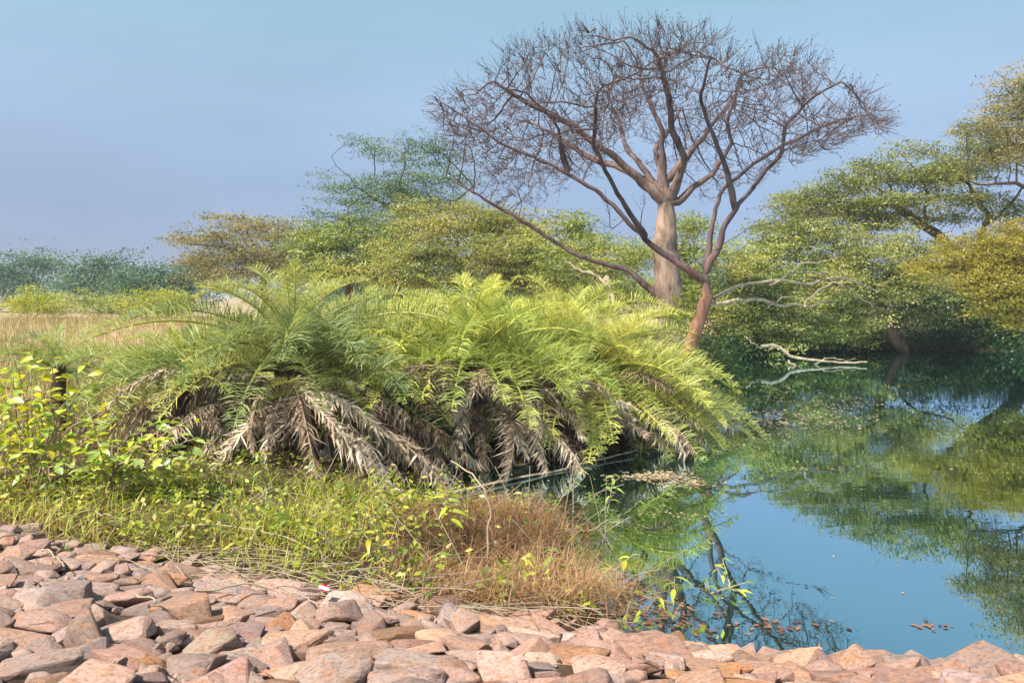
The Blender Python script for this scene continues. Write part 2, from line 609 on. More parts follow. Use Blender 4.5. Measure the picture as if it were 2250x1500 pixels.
bank = tag(thing('stone_bank', None, None), kind='structure')
rs = random.Random(11)
pts = []          # dart throwing, large stones first
cell = {}
def try_put(x, y, r, gap):
    cx, cy = int(x // .3), int(y // .3)
    for i in range(cx - 1, cx + 2):
        for j in range(cy - 1, cy + 2):
            for (a, b, q) in cell.get((i, j), ()):
                if ((a - x) * .80) ** 2 + ((b - y) * 1.15) ** 2 < ((q + r) * gap) ** 2:
                    return False
    cell.setdefault((cx, cy), []).append((x, y, r))
    pts.append((x, y, r))
    return True
for r, n in ((.115, 150), (.095, 1500), (.079, 7000), (.063, 10000), (.048, 10000)):
    for _ in range(n):
        x = rs.uniform(-8.0, 8.0)
        ye = float(yedge(x))
        y = rs.uniform(1.3, ye + (.06 if x < .6 else .16))
        if r > .15 and y > ye - .1: continue
        try_put(x, y, r * rs.uniform(.92, 1.1), .80)


def in_view(x, y, z):
    px = 1125 + FPX * x / y
    py = 650 + FPX * (EYE - z) / y
    return -40 < px < 2290 and py < 1560


stones = []
for (x, y, r) in pts:
    z = float(ground_z(x, y))
    stones.append((x, y, z, r, in_view(x, y, z)))
seen = sorted([s for s in stones if s[4]], key=lambda s: -s[3] / s[1])
chosen = set(id(s) for s in seen[:300])


def stone_matrix(x, y, z, r):
    L = 2 * r * rs.uniform(1.3, 1.95)
    W = 2 * r * rs.uniform(.85, 1.15)
    H = 2 * r * rs.uniform(.40, .72)
    tilt = Euler((rs.gauss(R(-4), R(13)), rs.gauss(0, R(9)), rs.gauss(0, R(22))))
    return Matrix.Translation((x, y, z + H * rs.uniform(.05, .30))) @ tilt.to_matrix().to_4x4() @ Matrix.Diagonal((L, W, H, 1))


rest_v, rest_f, nrest = [], [], 0
for s in stones:
    x, y, z, r, _ = s
    me = rs.choice(STONE_MESHES)
    mw = stone_matrix(x, y, z, r)
    if id(s) in chosen:
        o = link('stone', me, bank)
        o.matrix_local = mw
        c = stone_color(rs)
        g = min(1, max(0, .5 - x * .45)) * rs.random()          # the left of the bank is greyer and more weathered
        m_ = (c[0] + c[1] + c[2]) / 3 * .82
        c = tuple(a + (m_ * q - a) * g * .75 for a, q in zip(c, (1.08, .98, .97))) + (1,)
        c = (c[0] * .96, c[1] * .84, c[2] * .79, 1)
        o.color = c
    else:
        co = np.array([v.co for v in me.vertices])
        A = np.array(mw)
        rest_v.append(co @ A[:3, :3].T + A[:3, 3])
        rest_f.append(np.array([p.vertices[:] for p in me.polygons]) + nrest)
        nrest += len(co)
# small chips filling the joints
for _ in range(420):
    x = rs.uniform(-5, 5.5)
    y = rs.uniform(2.4, float(yedge(x)) + .2)
    me = rs.choice(STONE_MESHES)
    L = rs.uniform(.05, .11)
    mw = Matrix.Translation((x, y, float(ground_z(x, y)) + .02)) @ Euler((rs.uniform(-.5, .5), rs.uniform(-.5, .5), rs.uniform(0, 6))).to_matrix().to_4x4() @ Matrix.Diagonal((L, L * .7, L * .5, 1))
    co = np.array([v.co for v in me.vertices])
    A = np.array(mw)
    rest_v.append(co @ A[:3, :3].T + A[:3, 3])
    rest_f.append(np.array([p.vertices[:] for p in me.polygons]) + nrest)
    nrest += len(co)
ro = link('rubble', mesh_np('rubble', np.concatenate(rest_v), np.concatenate(rest_f), M_stone), bank)
ro.color = (.27, .19, .16, 1)
tag(ro, kind='stuff')

# ---------------------------------------------------------------- branching
def resample(P, step):
    P = np.asarray(P, float)
    seg = np.linalg.norm(np.diff(P, axis=0), axis=1)
    t = np.concatenate([[0], np.cumsum(seg)])
    n = max(2, int(t[-1] / step) + 1)
    q = np.linspace(0, t[-1], n)
    return np.stack([np.interp(q, t, P[:, k]) for k in range(3)], 1)


class Tree:
    def __init__(self):
        self.pos, self.par, self.part, self.tid = [], [], [], []

    def add(self, p, par, part, tid):
        self.pos.append(np.asarray(p, float)); self.par.append(par); self.part.append(part); self.tid.append(tid)
        return len(self.pos) - 1

    def limb(self, P, step, part, tid, attach=None, wob=.03):
        Q = resample(P, step)
        r_ = np.random.default_rng(len(self.pos) + 3)
        w = np.cumsum(r_.normal(0, wob, Q.shape), 0)
        w = w - np.linspace(0, 1, len(Q))[:, None] * w[-1]
        Q = Q + w
        if attach is None:
            last = self.add(Q[0], -1, part, tid)
        else:
            c = [i for i in range(len(self.pos)) if self.tid[i] == tid]
            last = min(c, key=lambda i: np.sum((self.pos[i] - Q[0]) ** 2))
        for p in Q[1:]:
            last = self.add(p, last, part, tid)

    def colonise(self, A, step, kill, iters, infl=99., jitter=.25, seed=1, grav=0.0):
        r_ = np.random.default_rng(seed)
        A = np.asarray(A, float)
        n0 = len(self.pos)
        P = np.array(self.pos)
        best = np.full(len(A), 1e9); who = np.zeros(len(A), int)

        def upd(start):
            nonlocal best, who
            Pn = np.array(self.pos[start:])
            for c in range(0, len(A), 1500):
                D = np.linalg.norm(A[c:c + 1500, None, :] - Pn[None], axis=2)
                k = D.argmin(1); m = D[np.arange(len(D)), k]
                u = m < best[c:c + 1500]
                best[c:c + 1500][u] = m[u]
                who[c:c + 1500][u] = k[u] + start
        upd(0)
        alive = np.ones(len(A), bool)
        done_children = {}
        for it in range(iters):
            alive &= best > kill
            act = alive & (best < infl)
            if not act.any(): break
            start = len(self.pos)
            w = who[act]
            d = unit(A[act] - np.array([self.pos[i] for i in w]))
            u, inv = np.unique(w, return_inverse=True)
            S = np.zeros((len(u), 3))
            np.add.at(S, inv, d)
            S = unit(unit(S) + r_.normal(0, jitter, S.shape) + np.array([0, 0, grav]))
            new = 0
            for i, dv in zip(u, S):
                k = done_children.get(i, 0)
                if k > 3: 
                    alive[(who == i)] = False
                    continue
                done_children[i] = k + 1
                self.add(self.pos[i] + dv * step, i, self.part[i], self.tid[i])
                new += 1
            if not new: break
            upd(start)

    def finish(self, tip, root_r, tids, limb_r=None):
        n = len(self.pos)
        self.P = np.array(self.pos); self.A = np.array(self.par)
        self.kids = [[] for _ in range(n)]
        for i, p in enumerate(self.par):
            if p >= 0: self.kids[p].append(i)
        tips = np.zeros(n)
        for i in range(n - 1, -1, -1):
            if not self.kids[i]: tips[i] = 1
            if self.par[i] >= 0: tips[self.par[i]] += tips[i]
        self.rad = np.zeros(n)
        T = np.array(self.tid); self.T = T
        for t in set(self.tid):
            root = int(np.nonzero((T == t) & (self.A < 0))[0][0])
            ex = math.log(max(2, tips[root])) / math.log(root_r[t] / tip)
            self.rad[T == t] = tip * tips[T == t] ** (1 / ex)
            if limb_r:
                lr = limb_r[t]
                ids = [i for i in range(n) if T[i] == t]
                mx_ = max(tips[i] for i in ids if self.part[i] > 9)
                e2 = math.log(mx_) / math.log(lr / tip)
                tk = [i for i in ids if self.part[i] <= 9 and self.part[i] == self.part[root]]
                for i in ids: self.rad[i] = tip * tips[i] ** (1 / e2)
                zz = self.P[tk][:, 2]; f = (zz - zz.min()) / (np.ptp(zz) + 1e-6)
                hand = self.nhand
                first = {}
                for i in ids:
                    if i < hand and self.part[i] > 9:
                        first.setdefault(self.part[i], i)
                        self.rad[i] = min(self.rad[i], lr * 1.1) + .75 * lr * math.exp(-(i - first[self.part[i]]) / 4.0) * (1 if self.rad[i] > .03 else .15)
                for i, ff in zip(tk, f):
                    if i < hand: self.rad[i] = max(self.rad[i], root_r[t] * (1 - .30 * ff - .42 * max(0, ff - .72) / .28))
        self.leaf = np.array([not k for k in self.kids])

    def mesh(self, name, sel, mat, flare=None):
        """tubes for nodes with sel true"""
        V, F4, F3, RA = [], [], [], []
        base = 0
        P, rad, par, kids = self.P, self.rad, self.par, self.kids
        main = [max(k, key=lambda i: rad[i] + (1 if sel[i] and self.part[i] == self.part[j] else 0)) if k else -1 for j, k in enumerate(kids)]
        for i in range(len(P)):
            if not sel[i]: continue
            p = par[i]
            if p >= 0 and sel[p] and main[p] == i: continue
            ch = [i]
            while True:
                m = main[ch[-1]]
                if m < 0 or not sel[m]: break
                ch.append(m)
            pts_ = [P[j] for j in ch]; rr = [rad[j] for j in ch]
            if p >= 0:
                pts_ = [P[p]] + pts_; rr = [min(rad[p], rr[0] * 1.25)] + rr
            if len(pts_) < 2: continue
            pts_ = np.array(pts_); rr = np.array(rr)
            if len(rr) > 3:
                rs_ = rr.copy(); rs_[1:-1] = (rr[:-2] + rr[1:-1] * 2 + rr[2:]) / 4; rr = rs_
            rr[-1] *= .6
            mxr = rr.max()
            k = 12 if mxr > .15 else 8 if mxr > .06 else 5 if mxr > .02 else 3
            T = unit(np.gradient(pts_, axis=0))
            ref = np.array([.31, .87, .12]) if abs(T[0] @ np.array([0, 0, 1.])) > .5 else np.array([.1, .2, 1.])
            Nn = unit(np.cross(T, np.cross(ref, T)))
            B = np.cross(T, Nn)
            ang = np.arange(k) * 2 * math.pi / k
            lump = 1 + (.10 * np.sin(ang * 3 + len(V)) if mxr > .06 else 0 * ang)
            wobr = 1 + (.06 if mxr > .06 else 0) * np.random.default_rng(i).normal(0, 1, (len(rr), k, 1))
            ring = pts_[:, None] + (rr[:, None, None] * lump[None, :, None] * wobr) * (np.cos(ang)[None, :, None] * Nn[:, None] + np.sin(ang)[None, :, None] * B[:, None])
            n = len(pts_)
            V.append(ring.reshape(-1, 3)); RA.append(np.repeat(rr, k))
            a = base + np.arange((n - 1) * k).reshape(n - 1, k)
            b = np.roll(a, -1, 1)
            F4.append(np.stack([a, b, b + k, a + k], -1).reshape(-1, 4))
            base += n * k
        if not V: return None
        return mesh_np(name, np.concatenate(V), np.concatenate(F4), mat, smooth=True, extra={'rad': np.concatenate(RA)})


def rhombs(C, size, aspect, r_, up=.6, fold=None):
    """leaf rhombs at centres C, sizes array"""
    n = len(C)
    nrm = unit(r_.normal(0, 1, (n, 3)) + np.array([0, 0, up * 2]))
    a = unit(np.cross(nrm, r_.normal(0, 1, (n, 3))))
    b = np.cross(nrm, a)
    s = np.asarray(size)[:, None]
    V = np.stack([C - a * s * .5, C - b * s * .5 * aspect, C + a * s * .5, C + b * s * .5 * aspect], 1).reshape(-1, 3)
    F = np.arange(n * 4).reshape(n, 4)
    return V, F


def local(me, loc):
    me.transform(Matrix.Translation([-float(v) for v in loc]))
    return me


# ---------------------------------------------------------------- the two bare trees with the shared umbrella crown
def px_limb(pts_px, d0, d1):
    n = len(pts_px)
    return [at(px, py, d0 + (d1 - d0) * (i / (n - 1)) ** 1.2) for i, (px, py) in enumerate(pts_px)]


T = Tree()
ST = .17
T.limb(px_limb([(1462, 838), (1470, 760), (1468, 690), (1464, 620), (1462, 560), (1463, 500), (1462, 445), (1456, 400)], 19, 18.7), ST, 0, 0, wob=.01)
big = [([(1455, 432), (1407, 373), (1375, 330), (1359, 299), (1353, 261), (1330, 200)], 18.7, 20.0),
       ([(1448, 440), (1400, 392), (1343, 341), (1263, 277), (1156, 224), (1087, 180)], 18.7, 17.2),
       ([(1456, 405), (1455, 331), (1457, 288), (1412, 197), (1396, 128), (1370, 90)], 18.7, 18.0),
       ([(1470, 440), (1503, 347), (1476, 288), (1465, 187), (1449, 133)], 18.7, 16.4),
       ([(1463, 400), (1508, 341), (1556, 288), (1588, 251), (1647, 176), (1700, 123), (1780, 100)], 18.7, 20.4),
       ([(1480, 452), (1520, 415), (1561, 384), (1604, 315), (1593, 261), (1631, 160)], 18.7, 17.6),
       ([(1452, 655), (1380, 592), (1273, 555), (1199, 523), (1033, 427), (980, 389)], 18.9, 19.6),
       ([(1458, 425), (1440, 330), (1500, 230), (1540, 150)], 18.7, 21.3),
       ([(1455, 425), (1380, 380), (1290, 350), (1190, 280), (1110, 250)], 18.7, 20.9)]
for k, (pp, a, b) in enumerate(big):
    T.limb(px_limb(pp, a, b), ST, 10 + k, 0, attach=1, wob=.018)
T.limb(px_limb([(1445, 868), (1470, 825), (1495, 790), (1529, 720), (1551, 655), (1546, 587)], 16.0, 16.3), ST, 1, 1, wob=.02)
lean = [([(1546, 615), (1487, 576), (1423, 528), (1375, 480), (1305, 421), (1247, 384), (1113, 315), (1023, 251), (955, 213)], 16.2, 16.6),
        ([(1252, 388), (1240, 350), (1231, 299), (1199, 240), (1156, 203)], 16.5, 15.6),
        ([(1546, 590), (1567, 480), (1583, 416), (1631, 373), (1716, 320), (1807, 267), (1890, 255)], 16.3, 17.0),
        ([(1550, 600), (1588, 512), (1615, 453), (1673, 384), (1716, 331), (1721, 267), (1780, 213), (1850, 180)], 16.3, 14.9),
        ([(1615, 453), (1600, 380), (1570, 300), (1540, 210), (1560, 130)], 16.0, 14.4),
        ([(1375, 480), (1340, 505), (1335, 455)], 16.4, 16.1),
        ([(1487, 576), (1492, 545), (1515, 528)], 16.2, 16.0),
        ([(1405, 507), (1408, 470), (1416, 450)], 16.35, 16.3),
        ([(1285, 406), (1284, 392), (1288, 374)], 16.5, 16.4),
        ([(1423, 528), (1350, 420), (1300, 320), (1310, 220)], 16.3, 14.0),
        ([(1560, 560), (1640, 510), (1730, 478), (1800, 470)], 16.2, 15.4)]
for k, (pp, a, b) in enumerate(lean):
    T.limb(px_limb(pp, a, b), ST, 30 + k, 1, attach=1, wob=.02)
# attractors: an umbrella, densest in its outer shell
ra = np.random.default_rng(5)
n = 60000
px = ra.uniform(940, 1900, n); v = ra.uniform(-1, 1, n)
top = np.interp(px, [940, 1000, 1080, 1200, 1350, 1480, 1650, 1800, 1880, 1935], [232, 172, 130, 100, 78, 90, 128, 164, 215, 266])
bot = np.interp(px, [940, 1000, 1100, 1250, 1350, 1450, 1550, 1650, 1800, 1900, 1935], [228, 330, 420, 400, 330, 280, 310, 400, 350, 280, 256])
half = 4.6 * np.sqrt(np.clip(1 - ((px - 1440) / 505) ** 2, 0, 1))
top2 = top + v * v * 190
py = top2 + (bot - top2) * ra.uniform(0, 1, n) ** 1.2
ok = (top2 < bot - 5) & (ra.uniform(0, 1, n) < half / 4.6 + .08)
q = np.array([at(a, b, 17.5) for a, b in zip(px[ok], py[ok])])
q[:, 1] = 17.5 + v[ok] * half[ok]
kn = np.sin(q[:, 0] * 2.1 + 1) * np.cos(q[:, 2] * 2.6) + np.sin(q[:, 1] * 1.9 + q[:, 0] * .7) * .8 + np.cos(q[:, 2] * 4.1 + q[:, 0] * 3.3) * .5
q = q[kn > -.05][:5200]
T.nhand = len(T.pos)
T.colonise(q, ST, .19, 90, jitter=.12, seed=3, grav=.05)
T.finish(.0065, {0: .39, 1: .165}, (0, 1), {0: .078, 1: .058})
PART = np.array(T.part); TID = np.array(T.tid)
for tid, base, bark, lab in ((0, at(1462, 838, 19), M_bark_pale, 'tall bare tree with thick pale straight trunk rising behind the palms'),
                             (1, at(1445, 868, 16), M_bark_rust, 'leaning bare tree with rust brown trunk at the edge of the water')):
    root = thing('bare_tree', lab, 'tree', base)
    tr = T.mesh('trunk', (TID == tid) & (PART == tid), bark)
    link('trunk', local(tr, base), root)
    for k in sorted(set(PART[(TID == tid) & (PART > 9)])):
        me = T.mesh('limb', PART == k, bark)
        if me: link('limb', local(me, base), root)
    ids = np.nonzero((TID == tid) & (T.rad < .0125) & (T.P[:, 2] > 3.6) & (T.A >= 0))[0]
    rep_ = np.concatenate([ids[ra.random(len(ids)) < .75], ids[ra.random(len(ids)) < .75], ids[T.leaf[ids]], ids[T.leaf[ids]], ids[T.leaf[ids]]])
    hub = np.array([at(1465, 560, 17.5)])
    o_ = unit(T.P[rep_] - hub)
    dv = unit(unit(T.P[rep_] - T.P[T.A[rep_]]) * .6 + o_ * .9 + ra.normal(0, .42, (len(rep_), 3)))
    ln = ra.uniform(.12, .46, len(rep_))[:, None]
    p0 = T.P[rep_]; p1 = p0 + dv * ln * .55 + ra.normal(0, .015, p0.shape); p2 = p0 + dv * ln + np.array([0, 0, .05]) * ln + ra.normal(0, .03, p0.shape)
    sx_ = unit(np.cross(dv, ra.normal(0, 1, dv.shape))); sy_ = np.cross(dv, sx_)
    tri = lambda p, r__: np.stack([p + sx_ * r__, p - sx_ * r__ * .5 + sy_ * r__ * .87, p - sx_ * r__ * .5 - sy_ * r__ * .87], 1)
    tw = np.concatenate([tri(p0, .0052), tri(p1, .0043), tri(p2, .0022)], 1)
    q_ = []
    for lv_ in (0, 3):
        for e_ in range(3):
            q_.append([lv_ + e_, lv_ + (e_ + 1) % 3, lv_ + 3 + (e_ + 1) % 3, lv_ + 3 + e_])
    Fq = (np.arange(len(rep_))[:, None, None] * 9 + np.array(q_)[None]).reshape(-1, 4)
    link('twigs', local(mesh_np('twigs', tw.reshape(-1, 3), Fq, bark, extra={'rad': np.full(len(rep_) * 9, .004)}), base), root)
    C = np.concatenate([p2, p1])[ra.random(len(p2) * 2) < .6]
    C = C + ra.normal(0, .03, C.shape)
    V_, F_ = rhombs(C, ra.uniform(.03, .065, len(C)), .45, ra)
    lv = mesh_np('leaves', V_, F_, M_dryleaf, ra.random(len(C)))
    link('leaves', local(lv, base), root)

# ---------------------------------------------------------------- leafy trees
def clump_points(clumps, dens, r_):
    out = []
    for c in clumps:
        cx, cy, rx, ry, d = c[:5]
        nn = int(dens * rx * ry / 1000.0) + 3
        u = unit(r_.normal(0, 1, (nn, 3)))
        f = r_.uniform(0, 6.28, 4)
        a = np.arctan2(u[:, 1], u[:, 0])
        lob = 1 + .28 * np.sin(3 * a + f[0]) + .2 * np.sin(5 * u[:, 2] * 1.5 + 2 * a + f[1]) + .15 * np.sin(7 * a + f[2])
        u = u * (r_.random((nn, 1)) ** .42) * lob[:, None]
        ctr = at(cx, cy, d)
        k = d / FPX
        p = u * np.array([rx * k, rx * k * .75, ry * k])
        p[:, 2] = np.round(p[:, 2] / .34 + r_.normal(0, .16, nn)) * .34 * .55 + p[:, 2] * .45      # layered tiers
        g = np.sin(p[:, 0] * 2.2 / (d / 28) + f[3]) * np.cos(p[:, 1] * 1.9 + f[2]) + np.sin(p[:, 2] * 4 + p[:, 0] * 1.1 + f[1])
        out.append(ctr + p[(g > -.75) | (r_.random(nn) < .3)])
    return np.concatenate(out)


def leafy_tree(name, label, cat, trunks, clumps, mat, bark, d, dens=14, leaf=.15, per=46, spray=(.5, .5, .13), root_r=.2, seed=1,
               step=.4, group=None, extra_mat=None, up=.6, aspect=.45):
    r_ = np.random.default_rng(seed)
    Tt = Tree()
    for k, P in enumerate(trunks):
        Tt.limb(P, step * .8, 0, 0, attach=None if k == 0 else 1, wob=.04)
    A = clump_points([(c[0], c[1], c[2], c[3] * 1.35, c[4]) for c in clumps], dens * 1.25, r_)
    Tt.colonise(A, step, step * 1.1, 120, jitter=.25, seed=seed)
    root_r *= .72
    Tt.finish(.011, {0: root_r}, (0,))
    base = np.asarray(trunks[0][0], float)
    root = thing(name, label, cat, base, group)
    thick = Tt.rad > root_r * .42
    m1 = Tt.mesh('trunk', thick, bark)
    if m1: link('trunk', local(m1, base), root)
    m2 = Tt.mesh('branches', ~thick, bark)
    if m2: link('branches', local(m2, base), root)
    per = int(per * 1.5)
    leaf = leaf * .80
    na = len(A)
    sz = r_.uniform(.6, 1.25, na)
    ks = 8                                                    # leaf sprays round every twig end, leaves of a spray nearly coplanar
    pl = max(3, per // ks)
    S = np.repeat(A, ks, 0) + np.repeat(sz, ks)[:, None] * np.clip(r_.normal(0, .6, (na * ks, 3)), -1.5, 1.5) * np.array(spray) * np.array([1, 1, 1.3])
    sn = unit(r_.normal(0, .55, S.shape) + np.array([0, 0, 1.0]))
    ns_ = len(S)
    C = np.repeat(S, pl, 0) + r_.normal(0, 1, (ns_ * pl, 3)) * np.array(spray) * np.array([.34, .34, .30])
    nn_ = unit(np.repeat(sn, pl, 0) + r_.normal(0, .35, C.shape))
    aa = unit(np.cross(nn_, r_.normal(0, 1, C.shape))); bb = np.cross(nn_, aa)
    ls = (r_.uniform(.6, 1.25, len(C)) * leaf)[:, None] * .5
    V_ = np.stack([C - aa * ls, C - bb * ls * aspect, C + aa * ls, C + bb * ls * aspect], 1).reshape(-1, 3)
    F_ = np.arange(len(C) * 4).reshape(-1, 4)
    ph = r_.uniform(0, 6, 3)
    wv2 = np.sin(S[:, 0] * 1.7 + ph[0]) * np.cos(S[:, 2] * 2.3 + ph[1]) + np.sin(S[:, 1] * 1.3 + ph[2])
    tone = np.repeat(np.clip(.42 + .17 * wv2 + r_.normal(0, .24, ns_), 0, 1), pl)
    tint = np.clip(tone + r_.normal(0, .12, len(C)), 0, 1)
    link('crown', local(mesh_np('crown', V_, F_, mat, tint), base), root)
    return root


def g_at(px, d):
    x = (px - 1125) / FPX * d
    return np.array([x, d, max(0.0, float(ground_z(x, d)))])


# left distance
leafy_tree('tree', 'bluish rounded tree far off at the left edge of the meadow', 'tree', [[g_at(60, 62), at(60, 630, 62)]],
           [(40, 596, 60, 34, 62), (-40, 612, 60, 30, 62), (95, 582, 50, 26, 63), (30, 640, 90, 26, 61)], M_hazed, M_bark_grey, 62, 26, .32, 30, (1.2, 1.2, .35), .35, 21, 1.0)
leafy_tree('tree', 'bluish flat topped tree far off above the tan meadow, right of the leftmost one', 'tree', [[g_at(225, 58), at(225, 620, 58)]],
           [(235, 580, 60, 22, 58), (280, 620, 60, 26, 57), (180, 606, 50, 34, 58), (150, 640, 60, 24, 58), (230, 630, 80, 28, 57)], M_hazed, M_bark_grey, 58, 26, .30, 30, (1.1, 1.1, .35), .3, 22, 1.0)
leafy_tree('tree', 'low grey green tree between the far bluish trees and the big palm', 'tree', [[g_at(370, 46), at(370, 640, 46)]],
           [(350, 615, 80, 28, 46), (420, 630, 70, 34, 45), (300, 640, 60, 26, 46), (450, 600, 50, 22, 46)], M_hazed, M_bark_grey, 46, 26, .22, 36, (.9, .9, .3), .25, 23, .8)
for k, (px_, w_, d_, lab) in enumerate([(60, 95, 44, 'bright green low hedge bush at the far left of the meadow'), (215, 90, 42, 'bright green bush in the middle of the far meadow edge'),
                                        (345, 80, 40, 'bright green bush nearest the palm on the far meadow edge')]):
    leafy_tree('bush', lab, 'bush', [[g_at(px_, d_), at(px_, 668, d_)]], [(px_, 664, w_, 20, d_), (px_ + 40, 672, w_ * .7, 16, d_ - .5)],
               M_lime if k != 1 else M_green, M_bark_grey, d_, 30, .18, 34, (.6, .6, .25), .06, 30 + k, .5)
# middle left
leafy_tree('tree', 'flat topped tree with brownish thin crown standing above the left palm', 'tree', [[g_at(585, 34), at(580, 600, 34), at(560, 560, 34)], [at(575, 585, 34), at(640, 545, 34.5)]],
           [(480, 520, 85, 20, 34), (560, 500, 90, 22, 34.5), (640, 520, 80, 24, 33.5), (520, 555, 90, 26, 33), (610, 570, 100, 28, 33.5), (420, 530, 55, 9, 34), (500, 478, 60, 8, 34.5), (520, 600, 110, 30, 33), (640, 610, 90, 30, 33), (440, 575, 60, 20, 33.5), (680, 560, 60, 26, 33.5)],
           M_brown, M_bark_grey, 34, 20, .15, 40, (.55, .55, .14), .2, 41, .45)
leafy_tree('tree', 'dense green tree with layered crown left of the tall bluish tree', 'tree', [[g_at(770, 31), at(770, 620, 31), at(765, 560, 31)]],
           [(720, 520, 85, 26, 31), (790, 540, 90, 34, 30.5), (690, 550, 70, 26, 31), (850, 565, 80, 34, 30), (770, 500, 70, 20, 31.5), (750, 590, 110, 30, 30), (850, 510, 70, 26, 31), (890, 560, 80, 34, 30.5), (700, 600, 80, 30, 30), (840, 610, 100, 30, 30)],
           M_green, M_bark_grey, 31, 22, .15, 42, (.5, .5, .15), .22, 42, .45)
leafy_tree('tree', 'taller bluish green tree with open wispy top standing above its neighbours', 'tree',
           [[g_at(905, 33), at(900, 600, 33), at(890, 520, 33), at(870, 440, 33)], [at(893, 535, 33), at(960, 470, 33), at(1040, 410, 33.5)], [at(878, 470, 33), at(800, 420, 33)]],
           [(880, 430, 75, 28, 33), (800, 405, 80, 18, 33), (840, 330, 55, 16, 33.5), (920, 315, 60, 18, 33.5), (750, 412, 60, 8, 33), (940, 390, 70, 24, 32.5), (880, 460, 60, 26, 32.5), (700, 385, 35, 5, 33), (790, 310, 40, 9, 33), (990, 350, 50, 14, 34), (870, 400, 80, 26, 33), (930, 440, 80, 26, 33), (830, 450, 80, 22, 32.5), (760, 480, 80, 22, 32), (900, 350, 70, 18, 33), (1000, 450, 60, 22, 32.5), (960, 330, 60, 14, 33.5), (1010, 400, 50, 20, 33.5), (860, 490, 80, 24, 32), (940, 480, 80, 22, 32), (770, 440, 70, 12, 32.5)],
           M_sage, M_bark_grey, 33, 15, .13, 34, (.5, .5, .13), .22, 43, .45)
leafy_tree('tree', 'broad olive tree with rusty patches behind the yellow green palms', 'tree', [[g_at(1010, 26), at(1005, 620, 26), at(1000, 560, 26)], [at(1003, 590, 26), at(1090, 540, 26.5)]],
           [(960, 510, 80, 26, 26), (1040, 500, 80, 24, 26.5), (1110, 530, 80, 30, 26), (930, 560, 90, 34, 25.5), (1020, 570, 100, 36, 25), (1120, 590, 90, 36, 25), (880, 600, 70, 30, 25), (980, 610, 90, 26, 24.5), (1180, 560, 60, 30, 25.5), (1150, 510, 70, 18, 26.5), (930, 490, 60, 16, 26.5), (1080, 470, 60, 12, 27), (1180, 620, 80, 30, 25), (1000, 465, 80, 16, 27), (1100, 490, 80, 18, 26.5), (1200, 490, 70, 16, 26.5), (1270, 520, 60, 18, 26), (920, 460, 60, 14, 27)],
           M_olive, M_bark_grey, 26, 20, .13, 44, (.42, .42, .13), .22, 44, .4)
leafy_tree('tree', 'small green tree seen left of the thick pale trunk', 'tree', [[g_at(1270, 24), at(1268, 620, 24), at(1265, 560, 24)]],
           [(1240, 560, 80, 30, 24), (1310, 545, 60, 26, 24.5), (1230, 610, 80, 34, 23.5), (1320, 600, 60, 34, 23.5), (1350, 640, 60, 30, 23), (1250, 490, 60, 16, 25), (1180, 530, 50, 20, 24.5), (1380, 570, 50, 26, 24), (1290, 650, 90, 30, 23)],
           M_green, M_bark_grey, 24, 22, .12, 42, (.4, .4, .14), .14, 45, .4)
leafy_tree('tree', 'green tree half hidden by the thick pale trunk', 'tree', [[g_at(1500, 29), at(1500, 620, 29), at(1505, 560, 29)]],
           [(1520, 500, 60, 26, 29), (1500, 560, 70, 30, 29), (1400, 560, 50, 26, 29.5), (1510, 610, 90, 36, 28.5), (1400, 640, 70, 34, 28.5), (1540, 670, 80, 36, 28)],
           M_green, M_bark_grey, 29, 20, .14, 40, (.45, .45, .15), .16, 46, .45)
# right bank
leafy_tree('tree', 'spreading bright green tree with drooping tiers over the water right of the leaning trunk', 'tree', [[g_at(1735, 30.0), at(1730, 690, 29.5), at(1715, 610, 29), at(1700, 560, 28.5)], [at(1722, 640, 29), at(1830, 590, 28)], [at(1728, 680, 29), at(1640, 640, 28)]],
           [(1640, 560, 90, 28, 28), (1740, 545, 100, 28, 28.5), (1830, 570, 80, 32, 28), (1680, 610, 90, 30, 27.5), (1790, 640, 100, 34, 27.5), (1620, 660, 70, 34, 28), (1700, 690, 100, 36, 28), (1820, 700, 90, 36, 28), (1640, 720, 80, 30, 28.5), (1740, 735, 110, 26, 28.5), (1860, 740, 70, 24, 28.5)],
           M_green, M_bark_grey, 28, 22, .14, 44, (.45, .45, .14), .2, 51, .45)
leafy_tree('tree', 'leaning tree with bent brown trunk and olive crown reaching over the pond', 'tree',
           [[at(1978, 772, 29.3), at(1955, 735, 29), at(1930, 680, 28.6), at(1905, 620, 28), at(1870, 595, 27.5)], [at(1915, 640, 28.2), at(1970, 590, 27.5), at(2040, 560, 27)], [at(1940, 700, 28.7), at(2020, 650, 28), at(2090, 640, 27.5)]],
           [(1900, 560, 90, 28, 27.5), (1990, 590, 90, 30, 27.5), (1840, 620, 80, 26, 27), (1960, 640, 90, 30, 27.5), (2050, 620, 80, 28, 27), (1880, 690, 70, 26, 28), (1990, 700, 60, 20, 28.6), (1700, 505, 60, 16, 28.5), (1780, 500, 80, 18, 28.5), (1860, 520, 80, 20, 28), (1960, 540, 70, 20, 28), (2060, 550, 60, 18, 27.5), (1640, 600, 60, 22, 27)],
           M_olive, M_bark_grey, 28, 20, .14, 42, (.45, .45, .14), .3, 52, .45)
